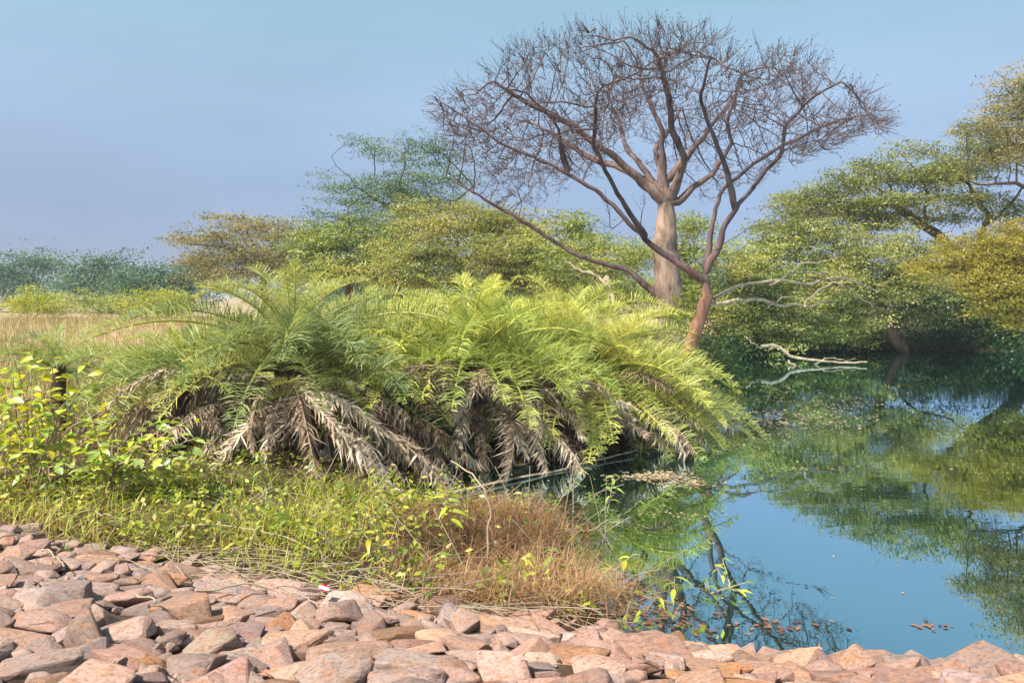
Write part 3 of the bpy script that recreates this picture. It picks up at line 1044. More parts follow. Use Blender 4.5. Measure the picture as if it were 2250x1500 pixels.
leafy_tree('tree', 'large tree with long flat olive canopy rising towards the right edge', 'tree',
           [[g_at(2250, 32), at(2220, 640, 31.5), at(2130, 590, 31), at(2050, 520, 30.5), at(1990, 470, 30)], [at(2130, 590, 31), at(2180, 480, 30.5), at(2130, 405, 30)], [at(2090, 560, 30.8), at(2040, 500, 30.5), at(2030, 460, 30)], [at(2170, 500, 30.6), at(2260, 395, 30)]],
           [(1800, 440, 90, 24, 30), (1880, 400, 90, 26, 30), (1960, 390, 90, 28, 30), (2040, 390, 90, 28, 30), (1750, 470, 70, 18, 30), (1890, 450, 80, 20, 29.5), (2000, 330, 60, 14, 30.5),
            (2120, 370, 80, 30, 30), (2190, 330, 80, 30, 29.5), (1980, 440, 80, 18, 29.5), (2080, 435, 60, 16, 29.5), (1840, 500, 60, 14, 29.5), (2230, 470, 50, 30, 30), (2130, 480, 50, 16, 30), (1930, 500, 60, 14, 29.5), (1760, 430, 60, 14, 30.5), (1840, 470, 90, 20, 30), (1950, 470, 90, 20, 30), (1720, 500, 60, 18, 29.5), (2150, 440, 80, 14, 30.5), (2020, 480, 50, 12, 30), (1900, 360, 50, 10, 30.5)],
           M_olive, M_bark_grey, 30, 20, .145, 42, (.5, .5, .15), .42, 53, .45)
leafy_tree('tree', 'highest tree at the upper right corner with dark bluish top', 'tree',
           [[g_at(2420, 27), at(2400, 560, 27), at(2330, 400, 27), at(2280, 300, 27)], [at(2360, 450, 27), at(2230, 400, 26.5), at(2130, 398, 26.3)]],
           [(2250, 200, 60, 40, 27), (2210, 260, 70, 34, 27), (2150, 290, 60, 22, 26.5), (2260, 300, 80, 34, 26.5), (2330, 220, 90, 60, 27), (2350, 330, 90, 50, 27), (2200, 340, 70, 20, 26.5), (2420, 420, 90, 60, 27)],
           M_brown, M_bark_grey, 27, 18, .13, 40, (.45, .45, .14), .4, 54, .45)
leafy_tree('tree', 'golden yellow leaved tree hanging over the water at the right edge', 'tree',
           [[np.array([19.6, 23.5, .3]), at(2400, 640, 23), at(2300, 590, 22.5)], [at(2380, 630, 23), at(2250, 620, 22)]],
           [(2190, 560, 80, 26, 22), (2140, 610, 60, 30, 22), (2200, 640, 60, 40, 21.5), (2250, 580, 70, 40, 22), (2230, 690, 40, 30, 21.5), (2270, 650, 70, 46, 22), (2330, 600, 80, 60, 22.5), (2180, 660, 40, 26, 21.5), (2100, 570, 60, 18, 22.3), (2040, 590, 50, 16, 22.6), (2160, 530, 60, 16, 22.3), (2240, 520, 60, 20, 22.5)],
           M_gold, M_bark_grey, 22, 26, .12, 46, (.36, .36, .14), .26, 55, .4)
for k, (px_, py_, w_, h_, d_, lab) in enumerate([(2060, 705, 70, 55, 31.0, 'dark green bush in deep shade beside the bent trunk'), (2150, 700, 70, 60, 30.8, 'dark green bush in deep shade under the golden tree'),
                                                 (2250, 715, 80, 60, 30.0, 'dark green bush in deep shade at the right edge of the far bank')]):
    leafy_tree('bush', lab, 'bush', [[g_at(px_, d_), at(px_, 730, d_)]], [(px_, py_, w_, h_, d_), (px_ + 20, 745, w_, 26, d_ - .4)], M_shaded, M_bark_grey, d_, 26, .16, 34, (.45, .45, .25), .08, 60 + k, .5)
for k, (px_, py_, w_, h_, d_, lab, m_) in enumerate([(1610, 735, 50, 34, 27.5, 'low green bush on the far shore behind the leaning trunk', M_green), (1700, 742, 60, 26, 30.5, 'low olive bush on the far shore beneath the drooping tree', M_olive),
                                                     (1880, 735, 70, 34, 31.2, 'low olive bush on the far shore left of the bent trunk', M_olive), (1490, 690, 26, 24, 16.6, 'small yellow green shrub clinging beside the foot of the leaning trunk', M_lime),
                                                     (1960, 740, 60, 30, 31.5, 'low green bush on the far shore behind the bent trunk', M_shaded)]):
    s_ = d_ / 28
    leafy_tree('bush', lab, 'bush', [[g_at(px_, d_), at(px_, py_ + 8, d_)]], [(px_, py_, w_, h_, d_)], m_, M_bark_grey, d_, 30 if d_ > 20 else 40, .14 * s_, 36, (.4 * s_, .4 * s_, .18 * s_), .06 * s_, 70 + k, .4 * s_)
for k, (px_, d_, w_, lab) in enumerate([(1560, 44, 90, 'distant hazy tree seen through the gap right of the pale trunk'), (1760, 48, 120, 'distant hazy tree seen behind the drooping tree'), (1150, 46, 110, 'distant hazy tree behind the olive tree'),
                                        (2000, 50, 130, 'distant hazy tree behind the bent trunk'), (2230, 52, 120, 'distant hazy tree behind the golden tree'), (830, 52, 110, 'distant hazy tree behind the dense green tree')]):
    leafy_tree('tree', lab, 'tree', [[g_at(px_, d_), at(px_, 620, d_)]], [(px_, 625, w_, 34, d_), (px_ + 50, 640, w_, 28, d_), (px_ - 60, 645, w_, 26, d_ - 1)], M_hazed, M_bark_grey, d_, 20, .26, 32, (.9, .9, .35), .2, 80 + k, .8)


# ---------------------------------------------------------------- dead branches over the water
def stick_mesh(lines, name, mat, r0, r1, k=6, wob=.012, origin=(0, 0, 0)):
    V, F4, RA = [], [], []
    base = 0
    for li, P in enumerate(lines):
        Q = resample(P, max(.03, .06 * max(.4, np.linalg.norm(np.ptp(np.array(P), axis=0)))))
        r_ = np.random.default_rng(len(Q) + li)
        w = np.cumsum(r_.normal(0, wob, Q.shape), 0); w -= np.linspace(0, 1, len(Q))[:, None] * w[-1]
        Q = Q + w
        s = .62 ** min(li, 2)
        rr = np.linspace(r0 * s, r1 * s, len(Q))
        Tn = unit(np.gradient(Q, axis=0))
        Nn = unit(np.cross(Tn, np.array([.13, .27, .95]))); B = np.cross(Tn, Nn)
        ang = np.arange(k) * 2 * math.pi / k
        ring = Q[:, None] + rr[:, None, None] * (np.cos(ang)[None, :, None] * Nn[:, None] + np.sin(ang)[None, :, None] * B[:, None])
        V.append(ring.reshape(-1, 3)); RA.append(np.repeat(rr, k))
        n_ = len(Q)
        a = base + np.arange((n_ - 1) * k).reshape(n_ - 1, k); b = np.roll(a, -1, 1)
        F4.append(np.stack([a, b, b + k, a + k], -1).reshape(-1, 4))
        base += n_ * k
    me = mesh_np(name, np.concatenate(V) - np.asarray(origin), np.concatenate(F4), mat, smooth=True, extra={'rad': np.concatenate(RA)})
    return me


def stick(name, lines, label, cat, mat, r0, r1, wob=.012, group=None):
    o0 = np.asarray(lines[0][0], float)
    o = link(name, stick_mesh(lines, name, mat, r0, r1, wob=wob, origin=o0))
    o.location = o0
    return tag(o, label, cat, group)


P_ = lambda pts_, d: [at(a, b, d if not isinstance(d, (tuple, list)) else d[0] + (d[1] - d[0]) * i / (len(pts_) - 1)) for i, (a, b) in enumerate(pts_)]
stick('dead_branch', [P_([(1556, 668), (1620, 664), (1700, 672), (1770, 678), (1830, 660)], (16.3, 18)), P_([(1770, 678), (1800, 645), (1850, 620)], (17.4, 18)), P_([(1690, 671), (1740, 650), (1800, 648)], (17, 17.6))],
      'bleached dead branch reaching level from the leaning trunk over the pond', 'branch', M_deadwood, .05, .018, .03)
stick('dead_branch', [P_([(1565, 655), (1620, 630), (1690, 628), (1780, 625), (1860, 612), (1930, 640)], (16.6, 20)), P_([(1690, 628), (1735, 605), (1745, 575), (1850, 565)], (17.5, 19)), P_([(1840, 615), (1880, 650), (1945, 680)], (19.2, 20)), P_([(1735, 605), (1780, 590), (1830, 595)], (18, 19))],
      'bleached forked dead limb spreading right above the level one', 'branch', M_deadwood, .045, .016, .03)
stick('dead_branch', [P_([(1672, 762), (1705, 764), (1735, 792), (1790, 800), (1850, 806), (1905, 795)], (24, 23.5)), P_([(1735, 792), (1748, 815), (1738, 840)], (23.6, 22.6)), P_([(1790, 800), (1830, 785), (1880, 788)], (23.6, 23.8)), P_([(1640, 742), (1672, 762)], (24.5, 24))],
      'fallen pale branch lying half in the water below the drooping tree', 'branch', M_deadwood, .06, .02, .03)
stick('dead_limb', [P_([(1330, 610), (1345, 650), (1352, 700)], (18.2, 17.6)), P_([(1345, 650), (1300, 600), (1240, 575)], (18.0, 18.4)), P_([(1350, 680), (1420, 690), (1440, 700)], (17.8, 18))],
      'pale dead limb standing among leaves left of the thick trunk', 'branch', M_deadwood, .09, .03, .03)
stick('fallen_log', [P_([(1395, 702), (1430, 694), (1470, 690), (1500, 680)], (17.8, 18.0))], 'short pale log lying at the foot of the thick pale trunk', 'log', M_deadwood, .11, .09, .01)


# ---------------------------------------------------------------- date palms
def frond_mesh(seed, e0, bend, dead=False, N=96):
    """unit frond along +X, length 1"""
    r_ = np.random.default_rng(seed)
    n = 14
    t = np.linspace(0, 1, n)
    ang = R(e0) - R(bend) * t ** 1.3
    dx = np.concatenate([[0], np.cumsum(np.cos(ang[:-1]) / (n - 1))]); dz = np.concatenate([[0], np.cumsum(np.sin(ang[:-1]) / (n - 1))])
    side = r_.normal(0, .05) * t ** 2
    Q = np.stack([dx, side, dz], 1)
    V, F4, F3, tint4, tint3 = [], [], [], [], []
    # rachis: triangular section
    rr = np.interp(t, [0, 1], [.012, .003]) * (1.0 if not dead else .85)
    Tn = unit(np.gradient(Q, axis=0)); Y = np.array([0, 1., 0]); U = unit(np.cross(Tn, np.broadcast_to(Y, Tn.shape)))
    S = np.cross(U, Tn)
    ring = np.stack([Q + S * rr[:, None], Q - S * rr[:, None], Q - U * rr[:, None] * 1.2], 1).reshape(-1, 3)
    V.append(ring); base = len(ring)
    a = np.arange((n - 1) * 3).reshape(n - 1, 3); b = np.roll(a, -1, 1)
    f = np.stack([a, b, b + 3, a + 3], -1).reshape(-1, 4); F4.append(f); tint4 += [1.0 if not dead else .55] * len(f)
    for i in range(N):
        for sgn in (-1, 1):
            u = .10 + .90 * (i + .5 + r_.uniform(-.3, .3)) / N
            if dead and r_.random() < .12: continue
            p = np.array([np.interp(u, t, Q[:, k]) for k in range(3)])
            T_ = unit(np.array([np.interp(u, t, Tn[:, k]) for k in range(3)]))
            U_ = unit(np.array([np.interp(u, t, U[:, k]) for k in range(3)])); U_ = U_ if U_[2] > 0 else -U_
            S_ = np.cross(T_, U_)
            prof = math.sin(math.pi * min(1, (u * .86 + .12))) ** .6
            if not dead:
                Ln = .155 * prof * r_.uniform(.85, 1.12)
                fw = math.radians(38 - 14 * u + r_.normal(0, 5) + (18 * u if u > .85 else 0)) if u < .9 else math.radians(20 + r_.normal(0, 6))
                lift = math.radians(r_.choice([12, 38, 55]) + r_.normal(0, 6))
                dirv = unit(T_ * math.cos(math.radians(90) - fw + .25) * 1.35 + (S_ * sgn * math.cos(lift) + U_ * math.sin(lift)) * math.cos(fw))
                drop = np.array([0, 0, -.018 * r_.uniform(.4, 1.6)])
                w = .0050
            else:
                Ln = .098 * prof * r_.uniform(.5, 1.45)
                dirv = unit(T_ * r_.uniform(.15, .75) + S_ * sgn * r_.uniform(.1, .75) + np.array([0, 0, -r_.uniform(.1, 1.15)]) + r_.normal(0, .24, 3))
                drop = np.array([0, 0, -.03 * r_.uniform(.2, 1.5)]) + r_.normal(0, .012, 3)
                w = .0105
            wv_ = unit(np.cross(dirv, U_ + r_.normal(0, .3, 3))) * w * .5
            m = p + dirv * Ln * .55; e = p + dirv * Ln + drop
            V.append(np.array([p - wv_ * .7, p + wv_ * .7, m + wv_, m - wv_, e]))
            F4.append(np.array([[base, base + 1, base + 2, base + 3]])); F3.append(np.array([[base + 3, base + 2, base + 4]]))
            tv = np.clip(r_.normal(.42, .2) + (.22 * u if not dead else r_.normal(.05, .15)), 0, 1)
            tint4.append(tv); tint3.append(min(1, tv + .12))
            base += 5
    return mesh_np('dead_frond' if dead else 'frond', np.concatenate(V), [np.concatenate(F4), np.concatenate(F3)], M_dead if dead else M_frond, np.array(tint4 + tint3))


FR = {}
for k, (e0, bd) in enumerate([(82, 42), (70, 55), (60, 62), (50, 66), (40, 68), (30, 66), (20, 66), (8, 62), (-5, 50), (66, 90), (35, 90)]):
    FR[k] = (e0, frond_mesh(100 + k, e0, bd))
DF = [(e0, frond_mesh(200 + k, e0, bd, True, 125)) for k, (e0, bd) in enumerate([(30, 85), (22, 76), (14, 66), (6, 58), (-3, 48), (-14, 38), (20, 95)])]


def trunk_mesh(h, r0, seed):
    r_ = np.random.default_rng(seed)
    n, k = 9, 14
    V = []
    for i in range(n):
        a = np.arange(k) * 2 * math.pi / k + (i % 2) * .22
        rr = r0 * (1 + .16 * ((np.arange(k) + i) % 2)) * r_.uniform(.92, 1.08, k) * (1.1 - .25 * i / n)
        V.append(np.stack([rr * np.cos(a), rr * np.sin(a), np.full(k, h * i / (n - 1) - .1)], 1))
    a = np.arange((n - 1) * k).reshape(n - 1, k); b = np.roll(a, -1, 1)
    V = np.concatenate(V)
    return mesh_np('trunk', V, np.stack([a, b, np.roll(a, -1, 1) + k, a + k], -1).reshape(-1, 4), M_twigbark, extra={'rad': np.full(len(V), .05)})


M_twigbark = bark_mat('palm_trunk_fibre', (.10, .06, .04), (.10, .06, .04), 0, 1)


def palm(label, px, py, d, n_green, n_dead, L, colA, colB, seed, dead_az=(0, 360), dead_L=1.0, flat=0.0, lift_front=1.0, group='wild date palms on the bank'):
    r = random.Random(seed)
    top = at(px, py, d)
    gz = max(0.0, float(ground_z(top[0], top[1])))
    root = thing('date_palm', label, 'palm', (top[0], top[1], gz), group)
    h = top[2] - gz
    link('trunk', trunk_mesh(h + .1, .22 if L > 1.6 else .08, seed), root)
    for i in range(n_green):
        f = (i + .5) / n_green
        want = 76 - 92 * f ** (.80 - flat) + r.gauss(0, 6)
        yaw = i * 137.5 + r.uniform(-18, 18)
        front = max(0, -math.sin(R(yaw)))
        want = max(want, 0 + 30 * front * lift_front)
        k = min(FR, key=lambda q: abs(FR[q][0] - want) + r.uniform(0, 9))
        o = link('frond', FR[k][1], root)
        s = L * r.uniform(.86, 1.12) * (.50 + .55 * min(1, f * 2.4))
        o.matrix_local = Matrix.Translation((0, 0, h + .05 - .35 * f * (L / 2.6))) @ Euler((r.gauss(0, .16), r.gauss(0, .05), R(yaw))).to_matrix().to_4x4() @ Matrix.Scale(s, 4)
        m = min(1, max(0, r.gauss(.5, .3) + (.6 if f < .13 else .25 if f < .25 else 0)))
        c = [min(1, (a + (b - a) * m) * 1.58) for a, b in zip(colA, colB)]
        o.color = (c[0] * 1.06, c[1] * .98, c[2] + .04 + .04 * c[1], 1)
    for i in range(n_dead):
        f = (i + .5) / n_dead
        sidew = r.random() < .62
        e0, me = r.choice(DF[2:5] if sidew else DF)
        o = link('dead_frond', me, root)
        yaw = dead_az[0] + (dead_az[1] - dead_az[0]) * ((i * .618) % 1) + r.uniform(-8, 8)
        if sidew: yaw = r.choice((r.uniform(170, 222), r.uniform(312, 368), r.uniform(318, 350)))
        s = L * dead_L * r.choice((r.uniform(.45, .8), r.uniform(.75, 1.1)))
        o.matrix_local = Matrix.Translation((0, 0, h * (r.uniform(.2, .6) if sidew else r.uniform(.28, .72)))) @ Euler((r.gauss(0, .5), r.gauss(0, .22), R(yaw))).to_matrix().to_4x4() @ Matrix.Scale(s, 4)
        m = r.random() ** 1.05
        o.color = tuple(a + (b - a) * m for a, b in zip((.21, .135, .09), (.78, .67, .54))) + (1,)
    return root


palm('blue green date palm with tall upright fronds above the thickest brown skirt', 640, 772, 9.8, 74, 96, 2.4, (.105, .155, .045), (.27, .30, .075), 1, (160, 385), 1.08, lift_front=.85)
palm('yellow green date palm in the middle of the row behind the cane', 1045, 775, 10.6, 80, 80, 2.4, (.16, .22, .03), (.33, .36, .06), 2, (190, 375), 1.05, lift_front=.7)
palm('golden green date palm overhanging the water below the leaning tree', 1300, 806, 11.3, 84, 40, 2.2, (.17, .22, .045), (.335, .345, .065), 3, (190, 370), .95, lift_front=.15)
palm('pale green date palm with fronds dipping furthest into the pond', 1395, 872, 12.0, 54, 10, 1.9, (.17, .225, .06), (.32, .355, .095), 4, (220, 340), .8, flat=.2, lift_front=.1)
palm('bright yellow green date palm standing behind the middle one', 1240, 730, 13.6, 48, 0, 2.4, (.18, .23, .04), (.33, .36, .07), 5)
palm('green date palm behind the blue green one, mostly hidden', 840, 770, 12.6, 48, 0, 2.4, (.11, .18, .05), (.28, .32, .06), 6)
palm('small young date palm rosette left of the blue green palm', 400, 812, 9.3, 26, 8, 1.35, (.11, .19, .04), (.28, .32, .05), 7, (180, 360))
palm('small palm rosette in front of the blue green palm, over its dead fronds', 695, 858, 9.0, 15, 6, .95, (.10, .16, .02), (.24, .26, .03), 8, (180, 360), .9, flat=.25)
palm('low young palm at the left edge behind the lime shrub', 130, 800, 10.2, 24, 4, 1.3, (.10, .17, .05), (.24, .28, .06), 9, (180, 360))

# ---------------------------------------------------------------- broad-leaved shrubs and seedlings
def leaf_shape(name, wid, droop, seed):
    u = np.array([0, .18, .42, .7, 1.0]); w = np.array([.02, .75, 1, .7, 0]) * wid * .5
    z = -droop * u ** 2
    V = []
    for a, b, c in zip(u, w, z):
        V += [(a, -b, c + b * .35), (a, 0, c), (a, b, c + b * .35)]
    F = []
    for i in range(4):
        k = i * 3
        F += [[k, k + 1, k + 4, k + 3], [k + 1, k + 2, k + 5, k + 4]]
    return mesh_np(name, np.array(V), np.array(F), M_leaf, np.random.default_rng(seed).random(8), smooth=True)


LEAVES = [leaf_shape('leaf', .55, .15, 1), leaf_shape('leaf', .48, .3, 2), leaf_shape('leaf', .6, .05, 3)]
LONG = [leaf_shape('leaf', .30, .45, 4), leaf_shape('leaf', .34, .25, 5), leaf_shape('leaf', .26, .6, 6)]
YG = [(.50, .53, .04), (.40, .48, .04), (.58, .54, .05), (.30, .41, .05)]
LG = [(.36, .46, .10), (.26, .38, .08), (.43, .5, .17)]
YE = [(.52, .42, .01), (.42, .40, .02), (.30, .36, .04)]


def put_leaf(root, base, p, dirv, size, cols, r, shapes, roll=.4):
    o = link('leaf', r.choice(shapes), root)
    d = Vector(dirv).normalized()
    q = d.to_track_quat('X', 'Z').to_matrix().to_4x4()
    o.matrix_local = Matrix.Translation([float(a - b) for a, b in zip(p, base)]) @ q @ Matrix.Rotation(r.gauss(0, roll), 4, 'X') @ Matrix.Scale(size * r.uniform(.75, 1.2), 4)
    c = r.choice(cols); k = r.uniform(.8, 1.15)
    o.color = (c[0] * k, c[1] * k, c[2] * k, 1)


def shrub(name, label, cat, base, stems, n_leaf, size, cols, seed, group=None, shapes=LEAVES, spread=.10):
    """stems: polylines in world space; leaves sit along them and on side twigs"""
    r = random.Random(seed)
    base = np.asarray(base, float)
    root = thing(name, label, cat, base, group)
    lines = []
    for P in stems:
        st = stick_mesh([P], 'stem', M_twig, .011, .004, k=5, wob=.01, origin=base)
        link('stem', st, root)
        lines.append(resample(P, .03))
    for i in range(n_leaf):
        Q = lines[i % len(lines)]
        k = int(len(Q) * r.uniform(.25, 1.0) ** .7) - 1
        p = Q[max(0, k)] + np.array([r.gauss(0, spread), r.gauss(0, spread), r.gauss(0, spread * .7)])
        a = r.uniform(0, 6.28)
        put_leaf(root, base, p, (math.cos(a), math.sin(a), r.uniform(-.5, .3)), size, cols, r, shapes)
    return root


rq = random.Random(77)
b0 = g_at(70, 7.6)
stems = []
for i in range(16):
    e = at(rq.uniform(-20, 250), rq.uniform(775, 960), 7.6 + rq.uniform(-.5, .5))
    stems.append([b0 + np.array([rq.uniform(-.3, .3), rq.uniform(-.2, .2), 0]), (b0 + e) / 2 + np.array([rq.uniform(-.1, .1), 0, .1]), e])
shrub('shrub', 'tall lime yellow leafy shrub at the left edge in front of the meadow', 'shrub', b0, stems, 298, .135, YG, 3, spread=.12)
b0 = g_at(240, 6.9)
stems = [[b0, at(245, 1000, 6.9), at(250, 930, 6.9), at(232, 880, 7.0)]]
for i in range(13):
    e = at(rq.uniform(140, 510), rq.uniform(890, 1030), 6.9 + rq.uniform(-.45, .3))
    stems.append([b0 + np.array([0, 0, .12 + .2 * rq.random()]), (b0 + e) / 2 + np.array([0, 0, .12]), e])
shrub('shrub', 'open lime green shrub with thin pale stem in front of the dead fronds', 'shrub', b0, stems, 280, .115, YG + LG + [(.55, .52, .06)], 4, spread=.08)
b0 = g_at(-60, 6.9)
stems = [[b0, at(-30 + 25 * i, 1000, 6.8), at(-40 + 30 * i, 905 + 25 * (i % 3), 6.8)] for i in range(5)]
shrub('shrub', 'yellowish shrub cut by the left edge of the view, below the tall lime one', 'shrub', b0, stems, 60, .14, YG + YE[:2], 5, spread=.12)

SEED = [(590, 1085, .42, .15, 8, LG, 'pale green seedling with drooping leaves below the brown skirt of the left palm'),
        (832, 1065, .85, .15, 9, LG, 'tall thin pale green seedling standing before the long dead fronds'),
        (988, 1075, .40, .13, 7, LG, 'pale leaved seedling in the dark beneath the dead fronds, by the end of the cane'),
        (1215, 1120, .42, .15, 7, LG, 'pale seedling at the tip of the brown undergrowth nearest the inlet'),
        (1330, 1165, .50, .16, 9, LG, 'pale seedling leaning over open water right of the brown undergrowth'),
        (1135, 1150, .30, .14, 8, LG, 'low pale seedling on the back edge of the brown undergrowth beside the bent stem'),
        (1010, 1225, .50, .19, 12, YG, 'large leaved yellow green seedling at the left of the brown undergrowth'),
        (868, 1275, .34, .15, 11, YE, 'seedling with bright yellow lower leaves near the stone edge'),
        (910, 1300, .16, .16, 8, [(.12, .26, .05), (.16, .30, .05)], 'low dark green seedling touching the stones beside the yellow leaved one'),
        (715, 1245, .26, .14, 7, YE, 'seedling with two golden yellow leaves at the grass edge above the stones'),
        (715, 1292, .12, .15, 8, YE + LG, 'low seedling with yellow leaf tips spreading on top of the stones'),
        (1085, 1310, .24, .17, 9, LG + YG, 'broad green seedling behind the large tan stones'),
        (1180, 1310, .30, .15, 9, YG, 'bushy green seedling right of the broad one along the stones'),
        (1285, 1300, .34, .17, 10, LG + YG, 'green seedling with hanging leaves at the front of the brown undergrowth'),
        (1480, 1325, .17, .17, 9, YG + YE[:1], 'bright green seedling with yellow side leaf standing alone by the dark water'),
        (1605, 1290, .15, .13, 6, YG, 'small bright green seedling rising out of the water among reflected branches'),
        (1190, 1200, .16, .14, 8, LG, 'short pale seedling in the middle of the brown undergrowth'),
        (225, 1150, .14, .11, 7, YE, 'small plant with a yellow leaf in the grass at the left'),
        (790, 1165, .20, .12, 8, LG, 'pale green seedling in the grass left of the end of the cane'),
        (120, 1120, .16, .12, 8, LG, 'pale green weed in the grass at the far left above the stones'),
        (470, 1120, .18, .12, 9, YG, 'yellow green weed in the grass beneath the open lime shrub'),
        (1560, 1305, .10, .11, 6, [(.16, .24, .05)], 'tiny dark seedling in the water between the two bright ones')]
for k, (px_, py_, h_, s_, n_, cols_, lab_) in enumerate(SEED):
    r = random.Random(300 + k)
    b = hit(px_, py_)
    root = thing('seedling', lab_, 'seedling', b, 'seedlings along the waterside')
    ns = 1 if h_ > .4 else 2 if h_ > .22 else 3
    for j in range(ns):
        lean_ = np.array([r.gauss(0, .12), r.gauss(0, .1), 0]) * (1 + .6 * j)
        tip = b + np.array([0, 0, h_ * (1 - .25 * j)]) + lean_
        link('stem', stick_mesh([[b, (b + tip) / 2 + lean_ * .1, tip]], 'stem', M_stalk, .006, .003, k=4, wob=.003, origin=b), root)
        m = max(3, n_ // ns)
        for i in range(m):
            f = 1 - .55 * (i / m) ** 1.5 if h_ > .3 else 1 - .7 * i / m
            p = b + (tip - b) * f
            a = i * 2.4 + r.uniform(-.5, .5)
            put_leaf(root, b, p, (math.cos(a), math.sin(a), r.uniform(-.25, .35)), s_ * .72, cols_, r, LONG, .25)

# ---------------------------------------------------------------- cane, bare stem, twigs on the stones
ca, cb = hit(945, 1098), at(1400, 989, 10.3)
stick('cane', [[ca + np.array([0, 0, .04]), (ca + cb) / 2 + np.array([0, 0, -.02]), cb]], 'long straight pale cane lying from the bank across the dark inlet', 'cane', M_deadwood, .017, .010, .004)
b = hit(1072, 1250)
stick('leafless_sapling', [[b, at(1072, 1180, b[1]), at(1074, 1110, b[1]), at(1062, 1065, b[1]), at(1038, 1035, b[1] + .1), at(990, 1012, b[1] + .2)]], 'tall bent leafless sapling standing in front of the cane', 'sapling', M_stalk, .011, .006, .006)
TW = [([(0, 1212), (60, 1205), (115, 1200)], 'thin dry twig lying flat on the stones at the left edge'),
      ([(92, 1238), (118, 1262), (142, 1284)], 'short dry twig hanging down between stones near the left edge'),
      ([(430, 1338), (520, 1336), (620, 1334), (715, 1336)], 'long straight dry stalk lying level across the middle stones'),
      ([(610, 1335), (670, 1345), (725, 1366)], 'dry twig crossing the long level stalk on the stones'),
      ([(300, 1352), (325, 1362), (340, 1372)], 'small forked dry twig in a gap between grey stones'),
      ([(380, 1190), (470, 1192), (560, 1205), (640, 1228), (700, 1250)], 'long dry stalk along the top edge of the stones'),
      ([(145, 1162), (200, 1158), (270, 1172)], 'curved dry stalk on the topmost stones at the grass edge'),
      ([(1310, 1362), (1330, 1348), (1345, 1338)], 'short pale twig poking from dark water beside the largest tan stone'),
      ([(1290, 1180), (1340, 1165), (1385, 1135)], 'curled dry stalk reaching from the brown undergrowth over the water')]
for pts_, lab_ in TW:
    Q = [hit(*p) + np.array([0, 0, .11 if pts_[0][0] < 1000 else .06]) for p in pts_]
    stick('twig', [Q], lab_, 'twig', M_stalk, .006, .004, .008)

# sweet wrapper caught between the stones
w0 = hit(712, 1352) + np.array([0, 0, .16])
bm = bmesh.new()
for i in range(6):
    for j in range(5):
        u, v_ = i / 5 - .5, j / 4 - .5
        bm.verts.new((u * .07, v_ * .038, .010 * math.sin(u * 9) * math.cos(v_ * 7) + .01 * abs(v_)))
bm.verts.ensure_lookup_table()
for i in range(5):
    for j in range(4):
        fc = bm.faces.new([bm.verts[i * 5 + j], bm.verts[(i + 1) * 5 + j], bm.verts[(i + 1) * 5 + j + 1], bm.verts[i * 5 + j + 1]])
        fc.material_index = 1 if j in (1, 2) else 0
me = bpy.data.meshes.new('wrapper'); bm.to_mesh(me); bm.free()
me.materials.append(plain_mat('wrapper_red', (.45, .02, .05), .4)); me.materials.append(plain_mat('wrapper_pale', (.7, .6, .6), .4))
o = link('wrapper', me); o.location = w0; o.rotation_euler = (.6, .1, -.4)
tag(o, 'crumpled red and white sweet wrapper caught between the stones', 'wrapper')


# ---------------------------------------------------------------- stuff: grass, undergrowth, litter
def blades(B, length, width, lean, r_, seg=3, droop=.5):
    """curved grass blades at base points B"""
    n = len(B)
    az = r_.uniform(0, 2 * math.pi, n)
    dh = np.stack([np.cos(az), np.sin(az), np.zeros(n)], 1)
    wd = np.stack([-np.sin(az), np.cos(az), np.zeros(n)], 1) * (width * r_.uniform(.7, 1.3, n))[:, None] * .5
    ln = r_.uniform(*length, n); le = np.abs(r_.normal(0, lean, n)) + .05
    V = []
    for k in range(seg + 1):
        t = k / seg
        off = dh * (ln * (le * t + droop * le * t * t))[:, None] + np.array([0, 0, 1.]) * (ln * (t - .35 * le * t * t - .25 * droop * t ** 3))[:, None]
        taper = 1 - .85 * t
        V += [B + off - wd * taper, B + off + wd * taper]
    V = np.stack(V, 1)
    k2 = (seg + 1) * 2
    base = np.arange(n)[:, None] * k2
    F = np.concatenate([base + np.array([[2 * k, 2 * k + 1, 2 * k + 3, 2 * k + 2]]) for k in range(seg)], 1).reshape(-1, 4)
    return V.reshape(-1, 3), F, seg


def scatter(n, xr, yr, mask, r_):
    x = r_.uniform(*xr, n); y = r_.uniform(*yr, n)
    k = mask(x, y)
    x, y = x[k], y[k]
    return np.stack([x, y, ground_z(x, y)], 1)


def wave(x, y, s, o=0):
    return .5 + .25 * np.sin(x * s + o + np.sin(y * s * 1.3)) + .25 * np.cos(y * s * 1.1 - x * .4 * s + o)


rg = np.random.default_rng(9)
BROWNP = np.array([(-.75, 4.8), (-.3, 4.62), (.4, 4.5), (.85, 4.45), (.92, 4.9), (.74, 5.5), (.62, 6.2), (.3, 7.2), (0, 7.5), (-.6, 7.3), (-.9, 6.6), (-.9, 5.6)])


def green_mask(x, y):
    ye = yedge(x)
    s_ = poly_sd(x, y, WATER)
    bsd = poly_sd(x, y, BROWNP)
    dens = np.clip((y - ye + .12) / .3, 0, 1) * np.clip((s_ - .02) / .25, 0, 1) * np.clip(bsd / .4 + .15, 0.1, 1)
    dens *= np.where(y > 7.6, .12, 1) * np.clip(wave(x, y, 2.3) + .25, .2, 1)
    return rg.random(x.shape) < dens


